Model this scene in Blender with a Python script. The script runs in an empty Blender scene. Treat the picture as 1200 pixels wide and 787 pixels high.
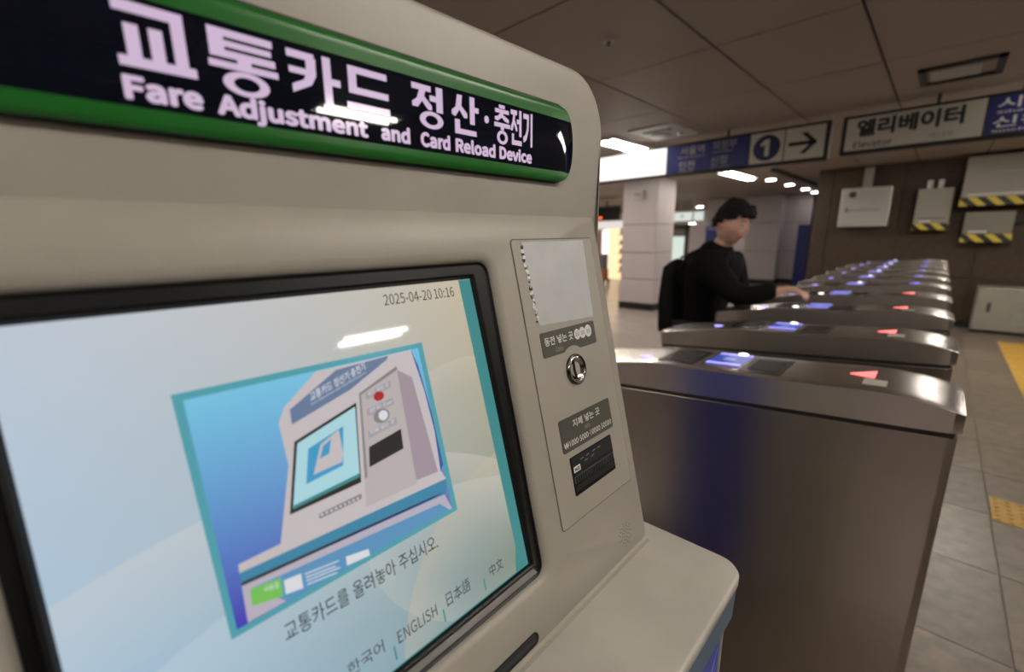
import bpy, bmesh, math, random
from math import sin, cos, pi, radians
from mathutils import Vector, Matrix

random.seed(7)
scene = bpy.context.scene
# ------------------------------------------------------------------ camera
CAM_H = 1.52
cam_data = bpy.data.cameras.new('camera')
cam = bpy.data.objects.new('camera', cam_data)
scene.collection.objects.link(cam)
scene.camera = cam
cam_data.sensor_width = 36.0
cam_data.lens = 512.0 / 1200.0 * 36.0
cam_data.clip_start = 0.02
cam_data.clip_end = 200
YAW, PITCH, ROLL = radians(44.0645), radians(12.75), radians(0.9)
_f = Vector((cos(YAW), sin(YAW), 0))
_r = Vector((sin(YAW), -cos(YAW), 0))
_n = _f * cos(PITCH) + Vector((0, 0, -1)) * sin(PITCH)
_d = _n.cross(_r)
_r2 = _r * cos(ROLL) + _d * sin(ROLL)
_d2 = -_r * sin(ROLL) + _d * cos(ROLL)
_up = -_d2
cam.matrix_world = Matrix(((_r2.x, _up.x, -_n.x, 0), (_r2.y, _up.y, -_n.y, 0), (_r2.z, _up.z, -_n.z, CAM_H), (0, 0, 0, 1)))
cam_data.dof.use_dof = True
cam_data.dof.focus_distance = 0.52
cam_data.dof.aperture_fstop = 3.2

# ------------------------------------------------------------------ world, exposure
world = bpy.data.worlds.new('underground_ambient')
scene.world = world
world.use_nodes = True
world.node_tree.nodes['Background'].inputs[0].default_value = (0.9, 0.82, 0.72, 1)
world.node_tree.nodes['Background'].inputs[1].default_value = 0.02
scene.view_settings.view_transform = 'Standard'
scene.view_settings.look = 'None'
scene.view_settings.exposure = 0.0
scene.view_settings.gamma = 1.0
scene.view_settings.use_curve_mapping = False
TUBE = 60.0          # radiance of the fluorescent tubes
DOWN = 30.0          # radiance of the downlight lenses

# ------------------------------------------------------------------ materials
MATS = {}
def new_mat(name):
    m = bpy.data.materials.new(name); m.use_nodes = True
    MATS[name] = m
    return m, m.node_tree.nodes, m.node_tree.links, m.node_tree.nodes['Principled BSDF']
def s2l(c):
    return tuple(((x / 255.0) / 12.92 if x / 255.0 <= 0.04045 else ((x / 255.0 + 0.055) / 1.055) ** 2.4) for x in c)
def plain(name, col, rough=0.5, metal=0.0, noise=0.0, nscale=40.0, bump=0.0, bscale=300.0, spec=0.5, coat=0.0, stretch=None):
    m, N, L, b = new_mat(name)
    b.inputs['Base Color'].default_value = (*col, 1)
    b.inputs['Roughness'].default_value = rough
    b.inputs['Metallic'].default_value = metal
    b.inputs['Specular IOR Level'].default_value = spec
    b.inputs['Coat Weight'].default_value = coat
    b.inputs['Coat Roughness'].default_value = 0.05
    if noise or bump:
        tc = N.new('ShaderNodeTexCoord')
        mp = N.new('ShaderNodeMapping')
        L.new(tc.outputs['Object'], mp.inputs[0])
        if stretch: mp.inputs['Scale'].default_value = stretch
    if noise:
        n = N.new('ShaderNodeTexNoise'); n.inputs['Scale'].default_value = nscale; n.inputs['Detail'].default_value = 5
        L.new(mp.outputs[0], n.inputs['Vector'])
        r = N.new('ShaderNodeMapRange'); r.inputs[1].default_value = .3; r.inputs[2].default_value = .7
        r.inputs[3].default_value = 1 - noise; r.inputs[4].default_value = 1 + noise
        L.new(n.outputs[0], r.inputs[0])
        v = N.new('ShaderNodeVectorMath'); v.operation = 'SCALE'
        v.inputs[0].default_value = col
        L.new(r.outputs[0], v.inputs['Scale']); L.new(v.outputs[0], b.inputs['Base Color'])
    if bump:
        n2 = N.new('ShaderNodeTexNoise'); n2.inputs['Scale'].default_value = bscale; n2.inputs['Detail'].default_value = 3
        L.new(mp.outputs[0], n2.inputs['Vector'])
        bp = N.new('ShaderNodeBump'); bp.inputs['Strength'].default_value = bump; bp.inputs['Distance'].default_value = 0.002
        L.new(n2.outputs[0], bp.inputs['Height']); L.new(bp.outputs[0], b.inputs['Normal'])
    return m
def glow(name, col, strength, rough=0.3, spec=0.5):
    m, N, L, b = new_mat(name)
    b.inputs['Base Color'].default_value = (0.02, 0.02, 0.02, 1)
    b.inputs['Roughness'].default_value = rough
    b.inputs['Specular IOR Level'].default_value = spec
    b.inputs['Emission Color'].default_value = (*col, 1)
    b.inputs['Emission Strength'].default_value = strength
    return m
def stripes(name, c1, c2, scale, ax=(0, 1, 1)):
    m, N, L, b = new_mat(name)
    tc = N.new('ShaderNodeTexCoord'); d = N.new('ShaderNodeVectorMath'); d.operation = 'DOT_PRODUCT'
    d.inputs[1].default_value = ax
    L.new(tc.outputs['Object'], d.inputs[0])
    mu = N.new('ShaderNodeMath'); mu.operation = 'MULTIPLY'; mu.inputs[1].default_value = scale
    fr = N.new('ShaderNodeMath'); fr.operation = 'FRACT'
    gt = N.new('ShaderNodeMath'); gt.operation = 'GREATER_THAN'; gt.inputs[1].default_value = .5
    mx = N.new('ShaderNodeMix'); mx.data_type = 'RGBA'
    mx.inputs[6].default_value = (*c1, 1); mx.inputs[7].default_value = (*c2, 1)
    L.new(d.outputs['Value'], mu.inputs[0]); L.new(mu.outputs[0], fr.inputs[0]); L.new(fr.outputs[0], gt.inputs[0])
    L.new(gt.outputs[0], mx.inputs[0]); L.new(mx.outputs[2], b.inputs['Base Color'])
    b.inputs['Roughness'].default_value = .5
    return m
def corner_gradient(name, tl, tr, bl, br, strength, arcs=(), rough=0.035):
    """a picture shown by the display: four corner colours blended over its UV map, with soft pale arcs"""
    m, N, L, b = new_mat(name)
    uvn = N.new('ShaderNodeUVMap'); uvn.uv_map = 'UVMap'
    sp = N.new('ShaderNodeSeparateXYZ'); L.new(uvn.outputs[0], sp.inputs[0])
    def mix(f, a, c):
        x = N.new('ShaderNodeMix'); x.data_type = 'RGBA'
        for i, q in ((6, a), (7, c)):
            if isinstance(q, tuple): x.inputs[i].default_value = (*q, 1)
            else: L.new(q, x.inputs[i])
        L.new(f, x.inputs[0]); return x.outputs[2]
    out = mix(sp.outputs[1], mix(sp.outputs[0], bl, br), mix(sp.outputs[0], tl, tr))
    for (cx, cy, rad, amt, col, wid) in arcs:
        d = N.new('ShaderNodeVectorMath'); d.operation = 'DISTANCE'; d.inputs[1].default_value = (cx, cy, 0)
        L.new(uvn.outputs[0], d.inputs[0])
        r = N.new('ShaderNodeMapRange'); r.interpolation_type = 'LINEAR'
        r.inputs[1].default_value = rad - wid; r.inputs[2].default_value = rad; r.inputs[3].default_value = 0; r.inputs[4].default_value = amt
        L.new(d.outputs['Value'], r.inputs[0])
        lt = N.new('ShaderNodeMath'); lt.operation = 'LESS_THAN'; lt.inputs[1].default_value = rad
        L.new(d.outputs['Value'], lt.inputs[0])
        mu = N.new('ShaderNodeMath'); mu.operation = 'MULTIPLY'
        L.new(r.outputs[0], mu.inputs[0]); L.new(lt.outputs[0], mu.inputs[1])
        out = mix(mu.outputs[0], out, col)
    b.inputs['Base Color'].default_value = (.01, .01, .01, 1)
    b.inputs['Roughness'].default_value = rough
    L.new(out, b.inputs['Emission Color'])
    b.inputs['Emission Strength'].default_value = strength
    return m

M = {}
M['cream'] = plain('kiosk_cream_plastic', (.335, .31, .268), .42, noise=.06, nscale=9, bump=.12, bscale=900)
M['ledge'] = plain('worn_cream_ledge', (.49, .465, .415), .33, noise=.11, nscale=10, bump=.05, bscale=500)
M['cream_line'] = plain('panel_gap_brown', (.10, .08, .055), .8)
M['black'] = plain('black_gloss_plastic', (.005, .005, .005), .42, spec=.25)
M['black_matt'] = plain('black_matt_plastic', (.012, .012, .012), .6)
M['bezel_grey'] = plain('dark_grey_metal_shelf', (.42, .41, .42), .40, .3, noise=.2, nscale=25)
M['label'] = plain('dark_olive_label', (.070, .068, .055), .45)
M['print_white'] = plain('white_print', (.72, .72, .70), .5)
M['print_grey'] = plain('grey_print', (.33, .33, .31), .5)
M['print_dark'] = plain('dark_print', (.03, .03, .03), .5)
M['print_faint'] = plain('faint_print', (.36, .34, .31), .5)
M['chrome'] = plain('chrome', (.75, .75, .75), .12, 1.0)
M['chrome_dark'] = plain('dark_chrome_ring', (.12, .12, .12), .2, 1.0)
M['tape'] = plain('grey_foil_tape', (.47, .48, .49), .45, .15, noise=.08, nscale=20, bump=.25, bscale=60)
M['foil_white'] = plain('torn_tape_edge', (.8, .8, .8), .4, .1)
M['blue_grey'] = plain('blue_grey_band', (.095, .15, .215), .45)
M['poster_blue'] = plain('poster_blue', (.05, .06, .38), .4)
M['poster_light'] = plain('poster_light_lines', (.30, .36, .70), .4)
M['side_blue'] = plain('blue_board', (.025, .045, .36), .5)
M['slot_dark'] = plain('bill_slot_dark', (.015, .016, .018), .35)
M['slot_grey'] = plain('bill_slot_grey', (.07, .07, .075), .4)
# sign
M['sign_navy'] = plain('sign_navy_gloss', (.0025, .0045, .011), .022, spec=.6)
M['sign_green'] = plain('sign_green_gloss', (.014, .125, .018), .27, spec=.35)
M['sign_letter'] = glow('sign_letter_lilac', s2l((222, 196, 226)), .82, .1)
# metals
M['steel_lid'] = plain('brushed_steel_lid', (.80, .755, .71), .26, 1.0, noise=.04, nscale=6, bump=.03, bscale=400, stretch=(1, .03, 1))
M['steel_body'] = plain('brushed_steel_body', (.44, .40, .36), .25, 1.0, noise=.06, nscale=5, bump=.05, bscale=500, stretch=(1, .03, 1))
M['steel_dark'] = plain('dark_glass_inlay', (.10, .085, .075), .18, .7)
M['groove'] = plain('groove_black', (.012, .010, .010), .5)
M['reader_blue'] = glow('reader_pad_blue', (.04, .10, .60), .6)
M['bar_violet'] = glow('reader_light_bar', (.42, .36, 1.0), 1.3)
M['icon_blue'] = glow('reader_card_icon', (.25, .35, .85), .7)
M['arrow_red'] = glow('red_arrow_light', (1.0, .18, .17), 2.0)
M['arrow_blue'] = glow('blue_arrow_light', (.22, .22, 1.0), 1.8)
M['lamp_violet'] = glow('small_violet_lamp', (.35, .28, 1.0), 2.2)
M['glint_white'] = glow('small_white_lamp', (1, .97, .95), 3.0)
M['lamp_red'] = glow('small_red_lamp', (1, .08, .05), 1.2)
# surroundings
M['ceiling'] = plain('ceiling_panel_paint', (.37, .30, .245), .55, noise=.03, nscale=2)
M['ceiling_gap'] = plain('ceiling_gap', (.06, .05, .042), .8)
M['tile'] = plain('floor_granite_tile', (.185, .148, .112), .34, noise=.22, nscale=14, bump=.08, bscale=120)
M['tile_b'] = plain('floor_granite_tile_dark', (.162, .13, .10), .36, noise=.22, nscale=14, bump=.08, bscale=120)
M['floor_far'] = plain('floor_polished_stone', (.36, .31, .28), .22, noise=.08, nscale=3)
M['yellow'] = plain('tactile_yellow', (.55, .33, .06), .55, noise=.12, nscale=20)
M['granite'] = plain('wall_brown_granite', (.066, .045, .031), .6, spec=.25, noise=.15, nscale=18)
M['joint'] = plain('wall_joint_dark', (.05, .04, .032), .8)
M['lilac'] = plain('lilac_white_cladding', (.56, .50, .505), .35, noise=.02)
M['baseboard'] = plain('black_baseboard', (.012, .012, .013), .4)
M['white'] = plain('white_paint', (.62, .60, .57), .5)
M['beige_box'] = plain('beige_box_paint', (.30, .28, .235), .5, noise=.05, nscale=3)
M['steel_box'] = plain('stainless_box', (.55, .53, .50), .35, .6, noise=.05)
M['olive_box'] = plain('olive_box_paint', (.20, .185, .145), .5)
M['hazard'] = stripes('hazard_tape', (.62, .48, .05), (.02, .018, .015), 5.2, (0, 1, -1))
M['navy'] = plain('navy_sign_face', (.008, .014, .075), .35)
M['navy_panel'] = plain('navy_panel_face', (.014, .02, .15), .35)  # brighter navy of the blue sign panels
M['sign_beige'] = plain('unlit_white_sign_face', (.60, .57, .50), .4)
M['sign_lit'] = glow('lit_white_sign_face', (1.0, .95, .90), 1.25)
M['tube'] = glow('fluorescent_tube', (1.0, .93, .83), TUBE)
M['downlight'] = glow('downlight_lens', (1.0, .97, .94), DOWN)
M['unlit'] = plain('unlit_diffuser', (.50, .49, .46), .4)
M['frame_dark'] = plain('dark_frame', (.05, .045, .04), .5)
M['shop_wall'] = glow('glowing_shop_wall', (1.0, .74, .42), 1.3)
M['shop_banner'] = glow('lit_pink_white_banner', (1.0, .86, .93), 1.8)
M['shop_cyan'] = glow('cyan_screen_strip', (.25, .75, 1.0), 1.2)
M['led_red'] = glow('red_led_text', (1.0, .12, .03), 2.2)
M['fascia'] = glow('lit_shop_fascia', (1.0, .93, .86), .8)
M['green_lit'] = glow('lit_greenish_window', (.82, .95, .86), .8)
M['info_lit'] = glow('lit_hanging_sign', (.88, .95, .90), .75)
M['blue_board'] = plain('dark_blue_board', (.012, .022, .16), .4)
M['pink'] = plain('pink_stone', (.55, .36, .28), .4)
M['goods_a'] = plain('goods_brown', (.30, .15, .08), .6)
M['goods_b'] = plain('goods_grey', (.2, .2, .22), .6)
M['goods_c'] = plain('goods_orange', (.55, .20, .08), .6)
# person
M['skin'] = plain('skin', (.62, .36, .27), .5, noise=.05, nscale=15)
M['hair'] = plain('black_hair', (.006, .005, .005), .75, spec=.25, bump=.6, bscale=150)
M['jacket'] = plain('black_jacket_cloth', (.0045, .0045, .005), .85, spec=.15, bump=.3, bscale=40)
M['pack'] = plain('black_backpack_cloth', (.006, .006, .0065), .8, spec=.2, bump=.3, bscale=80)
M['trousers'] = plain('dark_trousers', (.018, .018, .022), .8)
M['shoe'] = plain('black_shoe', (.015, .015, .015), .4)
M['eye'] = plain('eye_white', (.38, .33, .30), .5)
M['lip'] = plain('lips', (.42, .17, .13), .5)

# ------------------------------------------------------------------ object helpers
COL = scene.collection
def world_org(o):
    v = Vector((0, 0, 0))
    while o is not None:
        v = v + o.location; o = o.parent
    return v
def tag(o, label=None, cat=None, group=None, kind=None):
    if label: o['label'] = label
    if cat: o['category'] = cat
    if group: o['group'] = group
    if kind: o['kind'] = kind
    return o
def empty(name, loc, label, cat, group=None, kind=None):
    o = bpy.data.objects.new(name, None); COL.objects.link(o)
    o.location = loc; o.empty_display_size = .1
    return tag(o, label, cat, group, kind)
def link(name, me, mat, parent=None, smooth=False, loc=None):
    me.materials.append(mat)
    if smooth:
        for p in me.polygons: p.use_smooth = True
    o = bpy.data.objects.new(name, me); COL.objects.link(o)
    if parent is not None: o.parent = parent
    if loc is not None: o.location = loc
    return o
CAM_SCALE = None      # optional matrix that scales built shapes about the camera point
class MB:
    """collects shapes given in world coordinates; build() makes ONE mesh object"""
    def __init__(s): s.bm = bmesh.new()
    def box(s, x0, x1, y0, y1, z0, z1, bev=0.0, seg=2):
        b = bmesh.new()
        bmesh.ops.create_cube(b, size=1.0)
        for v in b.verts:
            v.co = Vector(((x0 + x1) / 2 + v.co.x * (x1 - x0), (y0 + y1) / 2 + v.co.y * (y1 - y0), (z0 + z1) / 2 + v.co.z * (z1 - z0)))
        if bev: bmesh.ops.bevel(b, geom=b.edges[:], offset=bev, segments=seg, affect='EDGES', profile=.5)
        s.add(b); return s
    def add(s, b, mat=None):
        if mat is not None: bmesh.ops.transform(b, matrix=mat, verts=b.verts)
        me = bpy.data.meshes.new('tmp'); b.to_mesh(me); b.free()
        s.bm.from_mesh(me); bpy.data.meshes.remove(me); return s
    def cyl(s, p0, p1, r0, r1=None, n=20, cap=True):
        p0 = Vector(p0); p1 = Vector(p1); r1 = r0 if r1 is None else r1
        b = bmesh.new()
        bmesh.ops.create_cone(b, cap_ends=cap, segments=n, radius1=r0, radius2=r1, depth=(p1 - p0).length)
        q = (p1 - p0).to_track_quat('Z', 'Y').to_matrix().to_4x4()
        s.add(b, Matrix.Translation((p0 + p1) / 2) @ q); return s
    def ball(s, c, rx, ry=None, rz=None, u=20, v=12):
        ry = rx if ry is None else ry; rz = rx if rz is None else rz
        b = bmesh.new(); bmesh.ops.create_uvsphere(b, u_segments=u, v_segments=v, radius=1)
        s.add(b, Matrix.Translation(Vector(c)) @ Matrix.Diagonal((rx, ry, rz, 1))); return s
    def face(s, pts):
        vs = [s.bm.verts.new(Vector(p)) for p in pts]; s.bm.faces.new(vs); return s
    def prism(s, pts_a, pts_b):
        """solid between two equal-length loops"""
        a = [s.bm.verts.new(Vector(p)) for p in pts_a]; b = [s.bm.verts.new(Vector(p)) for p in pts_b]
        n = len(a)
        s.bm.faces.new(a); s.bm.faces.new(b[::-1])
        for i in range(n): s.bm.faces.new((a[i], b[i], b[(i + 1) % n], a[(i + 1) % n]))
        return s
    def build(s, name, mat, parent=None, smooth=False, org=None, weld=False, bevel=0.0):
        if CAM_SCALE is not None: bmesh.ops.transform(s.bm, matrix=CAM_SCALE, verts=s.bm.verts)
        if weld: bmesh.ops.remove_doubles(s.bm, verts=s.bm.verts, dist=1e-5)
        bmesh.ops.recalc_face_normals(s.bm, faces=s.bm.faces)
        o0 = world_org(parent) if parent is not None else (Vector(org) if org is not None else None)
        if o0 is None:
            xs = [v.co for v in s.bm.verts]
            o0 = Vector((sum(c.x for c in xs) / len(xs), sum(c.y for c in xs) / len(xs), min(c.z for c in xs)))
        bmesh.ops.translate(s.bm, verts=s.bm.verts, vec=-o0)
        me = bpy.data.meshes.new(name); s.bm.to_mesh(me); s.bm.free()
        o = link(name, me, mat, parent, smooth, None if parent is not None else o0)
        if bevel:
            md = o.modifiers.new('bevel', 'BEVEL'); md.width = bevel; md.segments = 3; md.limit_method = 'ANGLE'; md.angle_limit = radians(35)
        return o
def auto_smooth(o, deg=35):
    for p in o.data.polygons: p.use_smooth = True
    me = o.data
    bm = bmesh.new(); bm.from_mesh(me)
    for e in bm.edges:
        if len(e.link_faces) == 2 and e.calc_face_angle(0) > radians(deg): e.smooth = False
    bm.to_mesh(me); bm.free()
_tcache = {}; _tsize = {}
try:
    import os
    LATIN = bpy.data.fonts.load(os.path.join(bpy.utils.system_resource('DATAFILES'), 'fonts', 'Noto Sans CJK Regular.woff2'))   # Blender's own interface font
except Exception:
    LATIN = None
def text_geo(s, bold=0.0, res=3):
    k = (s, bold)
    if k in _tcache: return _tcache[k]
    cu = bpy.data.curves.new('t', 'FONT'); cu.body = s; cu.size = 1; cu.offset = bold; cu.resolution_u = res
    if LATIN is not None and all(ord(ch) < 256 for ch in s): cu.font = LATIN
    o = bpy.data.objects.new('t', cu); COL.objects.link(o)
    bpy.context.view_layer.update()
    dg = bpy.context.evaluated_depsgraph_get()
    me = bpy.data.meshes.new_from_object(o.evaluated_get(dg))
    vs = [v.co.copy() for v in me.vertices]; fs = [tuple(p.vertices) for p in me.polygons]
    bpy.data.objects.remove(o); bpy.data.curves.remove(cu); bpy.data.meshes.remove(me)
    x0 = min(v.x for v in vs); x1 = max(v.x for v in vs); y0 = min(v.y for v in vs); y1 = max(v.y for v in vs)
    _tcache[k] = ([((v.x - x0) / (x1 - x0), (v.y - y0) / (y1 - y0)) for v in vs], fs)
    _tsize[s] = (x1 - x0, y1 - y0)
    return _tcache[k]
def text(name, s, mapper, u0, u1, v0, v1, w, mat, parent, bold=0.0, flip=False):
    """lettering laid on a surface: mapper(u, v, w) -> world point; u0..u1 left to right, v0 top, v1 bottom"""
    vs, fs = text_geo(s, 0)
    b = MB()
    bold = bold * .5
    bx, by = max(bold, 0) / _tsize[s][0], max(bold, 0) / _tsize[s][1]
    # heavier weights: the outline is laid down several times, shifted by the extra stroke width
    shifts = [(0, 0)] if bold <= 0 else [(bx * cos(a), by * sin(a)) for a in [2 * pi * q / (10 if bold > .012 else 4) for q in range(10 if bold > .012 else 4)]]
    for q, (dx, dy) in enumerate(shifts):
        pts = [b.bm.verts.new(mapper(u0 + (u1 - u0) * min(max(x * (1 - 2 * bx) + bx + dx, 0), 1), v1 + (v0 - v1) * min(max(y * (1 - 2 * by) + by + dy, 0), 1), w + q * .00003)) for x, y in vs]
        for f in fs:
            try: b.bm.faces.new([pts[i] for i in f])
            except ValueError: pass
    return b.build(name, mat, parent)
def poly(name, pts, mapper, w, mat, parent):
    b = MB(); vs = [b.bm.verts.new(mapper(u, v, w)) for u, v in pts]
    es = [b.bm.edges.new((vs[i], vs[(i + 1) % len(vs)])) for i in range(len(vs))]
    bmesh.ops.triangle_fill(b.bm, use_beauty=True, edges=es)
    return b.build(name, mat, parent)
def rrect(u0, u1, v0, v1, r, n=6):
    pts = []
    for cx, cy, a0 in ((u1 - r, v0 + r, -90), (u1 - r, v1 - r, 0), (u0 + r, v1 - r, 90), (u0 + r, v0 + r, 180)):
        for i in range(n + 1):
            a = radians(a0 + 90 * i / n); pts.append((cx + r * cos(a), cy + r * sin(a)))
    return pts
def slab_prism(name, pts, mapper, w0, w1, mat, parent, bevel=0.0):
    b = MB(); b.prism([mapper(u, v, w1) for u, v in pts], [mapper(u, v, w0) for u, v in pts])
    return b.build(name, mat, parent, bevel=bevel)
def copy_tree(o, parent=None):
    c = o.copy(); COL.objects.link(c); c.parent = parent
    for ch in list(o.children): copy_tree(ch, c)
    return c
def interp(tab, x):
    if x <= tab[0][0]: return tab[0][1]
    for i in range(len(tab) - 1):
        if x <= tab[i + 1][0]:
            x0, y0 = tab[i]; x1, y1 = tab[i + 1]
            t = (x - x0) / (x1 - x0)
            m0 = (y1 - (tab[i - 1][1] if i > 0 else y0)) / (x1 - (tab[i - 1][0] if i > 0 else x0))
            m1 = ((tab[i + 2][1] if i + 2 < len(tab) else y1) - y0) / ((tab[i + 2][0] if i + 2 < len(tab) else x1) - x0)
            h = x1 - x0
            return (2 * t**3 - 3 * t**2 + 1) * y0 + (t**3 - 2 * t**2 + t) * h * m0 + (-2 * t**3 + 3 * t**2) * y1 + (t**3 - t**2) * h * m1
    return tab[-1][1]
PIC = dict(
 scr=[(-0.0336,0.0861),(0.1379,0.0856),(0.4185,0.0882),(0.4264,0.5285),(0.1857,0.5191),(-0.0454,0.3462),(-0.0454,0.1715)],
 tealR=[(0.399,0.0891),(0.4185,0.0882),(0.4264,0.5285),(0.3939,0.5233),(0.4029,0.4863)],
 date=[(0.2768,0.095),(0.3883,0.0944),(0.3836,0.1123),(0.2736,0.1086)],
 outer=[(0.0527,0.162),(0.3178,0.163),(0.3182,0.3906),(0.055,0.3911)],
 inner=[(0.06,0.1687),(0.3098,0.1693),(0.3109,0.3855),(0.0607,0.3841)],
 body=[(0.1094,0.3292),(0.1321,0.2571),(0.1317,0.2127),(0.1401,0.1984),(0.178,0.17),(0.2989,0.1693),(0.3101,0.2562),(0.3048,0.3327),(0.2612,0.3306)],
 blueR=[(0.2989,0.1693),(0.3046,0.1905),(0.3133,0.3251),(0.3048,0.3327),(0.3101,0.2562)],
 side=[(0.274,0.1899),(0.2923,0.2035),(0.3007,0.331),(0.2615,0.3292)],
 header=[(0.1444,0.2023),(0.1997,0.1731),(0.2657,0.1703),(0.2629,0.1746),(0.2108,0.1985),(0.143,0.2179)],
 frame=[(0.1418,0.2356),(0.2141,0.2146),(0.2002,0.3032),(0.1229,0.3049)],
 scr2=[(0.1441,0.2383),(0.2119,0.2186),(0.1998,0.2969),(0.1267,0.3012)],
 scr2teal=[(0.1267,0.3012),(0.1998,0.2969),(0.2004,0.2926),(0.128,0.2976)],
 pic2=[(0.1533,0.2472),(0.1939,0.2358),(0.1846,0.2773),(0.1438,0.2818)],
 mini=[(0.1662,0.247),(0.1883,0.2379),(0.1874,0.2649),(0.1843,0.2733),(0.1526,0.2753)],
 miniscr=[(0.1685,0.2493),(0.1779,0.2453),(0.1728,0.2595),(0.1622,0.2614)],
 slab=[(0.2194,0.2053),(0.2731,0.185),(0.2671,0.3329),(0.1993,0.3319)],
 slabedge=[(0.2194,0.2053),(0.2731,0.185),(0.2738,0.1895),(0.2214,0.2077),(0.2082,0.3004),(0.2049,0.3006)],
 btn=[(0.242,0.2146)],
 coin=[(0.2403,0.2381)],
 slot=[(0.2172,0.2682),(0.2611,0.2609),(0.259,0.2849),(0.2127,0.2905)],
 lab1=[(0.2264,0.2072),(0.2604,0.2001),(0.2603,0.2082),(0.2262,0.215)],
 lab2=[(0.2237,0.2258),(0.2591,0.2209),(0.2596,0.2292),(0.2238,0.2339)],
 lab3=[(0.22,0.2505),(0.2586,0.2453),(0.2578,0.2533),(0.2188,0.2585)],
 strip=[(0.1493,0.316),(0.197,0.3147),(0.1963,0.3204),(0.1487,0.3214)],
 ledge=[(0.0723,0.3291),(0.1096,0.3284),(0.2615,0.3292),(0.305,0.3317),(0.3109,0.3444),(0.3083,0.3521),(0.0716,0.3377)],
 band=[(0.0717,0.337),(0.3109,0.3444),(0.3064,0.3621),(0.0715,0.3462)],
 dark=[(0.0715,0.3462),(0.3032,0.3591),(0.2839,0.3598),(0.1001,0.3509),(0.0713,0.3492)],
 lower=[(0.0713,0.3492),(0.3035,0.3631),(0.3109,0.3855),(0.0696,0.3842)],
 info=[(0.078,0.356),(0.2937,0.3711),(0.3064,0.3851),(0.1042,0.3846),(0.0793,0.3579)],
 info2=[(0.1031,0.3596),(0.2138,0.3771),(0.2105,0.3913),(0.0959,0.3824),(0.0927,0.3781)],
 green=[(0.0767,0.3559),(0.1031,0.3596),(0.1018,0.3775),(0.0755,0.3715)],
 wl1=[(0.1051,0.3636),(0.121,0.3655),(0.1202,0.3805),(0.104,0.3773)],
 wl2=[(0.1665,0.3728),(0.1921,0.3775),(0.1923,0.3851),(0.166,0.3825)],
 msg=[(0.095,0.4205),(0.2779,0.4225)],
 kr=[(0.1467,0.4899),(0.1862,0.4941)],
 en=[(0.2031,0.4968),(0.2581,0.5005),(0.2059,0.4852),(0.2615,0.487)],
 jp=[(0.2742,0.495),(0.3119,0.5033),(0.2782,0.4793),(0.3138,0.4854)],
 cn=[(0.3475,0.499),(0.3727,0.5047),(0.3493,0.4864),(0.3734,0.4898)],
 msgh=[(0.099,0.4127),(0.095,0.4205),(0.2703,0.4162),(0.2708,0.4299)],
)
# ================================================================== SETTING
ZC = 2.62
# ---- floor
fl = MB().box(-9, 22, -9, 14, -.10, -.006).build('floor', M['floor_far'], org=(0, 0, -.1)); tag(fl, kind='structure')
tile_me = MB().box(0.0022, .5978, .0022, .5978, -.0055, 0, .0012, 1)
bmesh.ops.recalc_face_normals(tile_me.bm, faces=tile_me.bm.faces)
tm = [bpy.data.meshes.new('tile'), bpy.data.meshes.new('tile')]
for i, k in enumerate(('tile', 'tile_b')):
    tile_me.bm.to_mesh(tm[i]); tm[i].materials.append(M[k])
tile_me.bm.free()
YEL = set()
X0T, Y0T = 2.12 - 3 * .6, -.4 - 4 * .6
org = world_org(fl)
for i in range(16):
    for j in range(9):
        x = X0T + .6 * i; y = Y0T + .6 * j
        o = bpy.data.objects.new('tile', tm[1 if random.random() < .4 else 0]); COL.objects.link(o)
        o.parent = fl; o.location = Vector((x, y, 0)) - org
# yellow tactile tiles: 300 mm plates with raised bars or dots, laid on the stone
def tactile(bars):
    b = MB().box(.002, .298, .002, .298, 0, .004, .001, 1)
    if bars:
        for k in range(4): b.box(.012, .288, .03 + .07 * k, .055 + .07 * k, .004, .0085, .002, 1)
    else:
        for a in range(6):
            for c in range(6): b.cyl((.025 + .05 * a, .025 + .05 * c, .004), (.025 + .05 * a, .025 + .05 * c, .0085), .012, .008, 8)
    bmesh.ops.recalc_face_normals(b.bm, faces=b.bm.faces)
    me = bpy.data.meshes.new('tactile_tile'); b.bm.to_mesh(me); b.bm.free(); me.materials.append(M['yellow']); return me
t_bar, t_dot = tactile(True), tactile(False)
strip = empty('tactile_strip', (5.82, -1.05, 0), 'yellow tactile guiding strip on the floor running towards the far grey cabinet', 'tactile paving')
for i in range(10):
    o = bpy.data.objects.new('tactile_tile', t_bar); COL.objects.link(o); o.parent = strip; o.location = (.31 * i, 0, 0)
patch = empty('tactile_strip', (3.26, -1.32, 0), 'short row of yellow dotted tactile tiles on the floor nearest the camera', 'tactile paving')
for i in range(3):
    o = bpy.data.objects.new('tactile_tile', t_dot); COL.objects.link(o); o.parent = patch; o.location = (0, .615 - .3 * i, 0)

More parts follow.
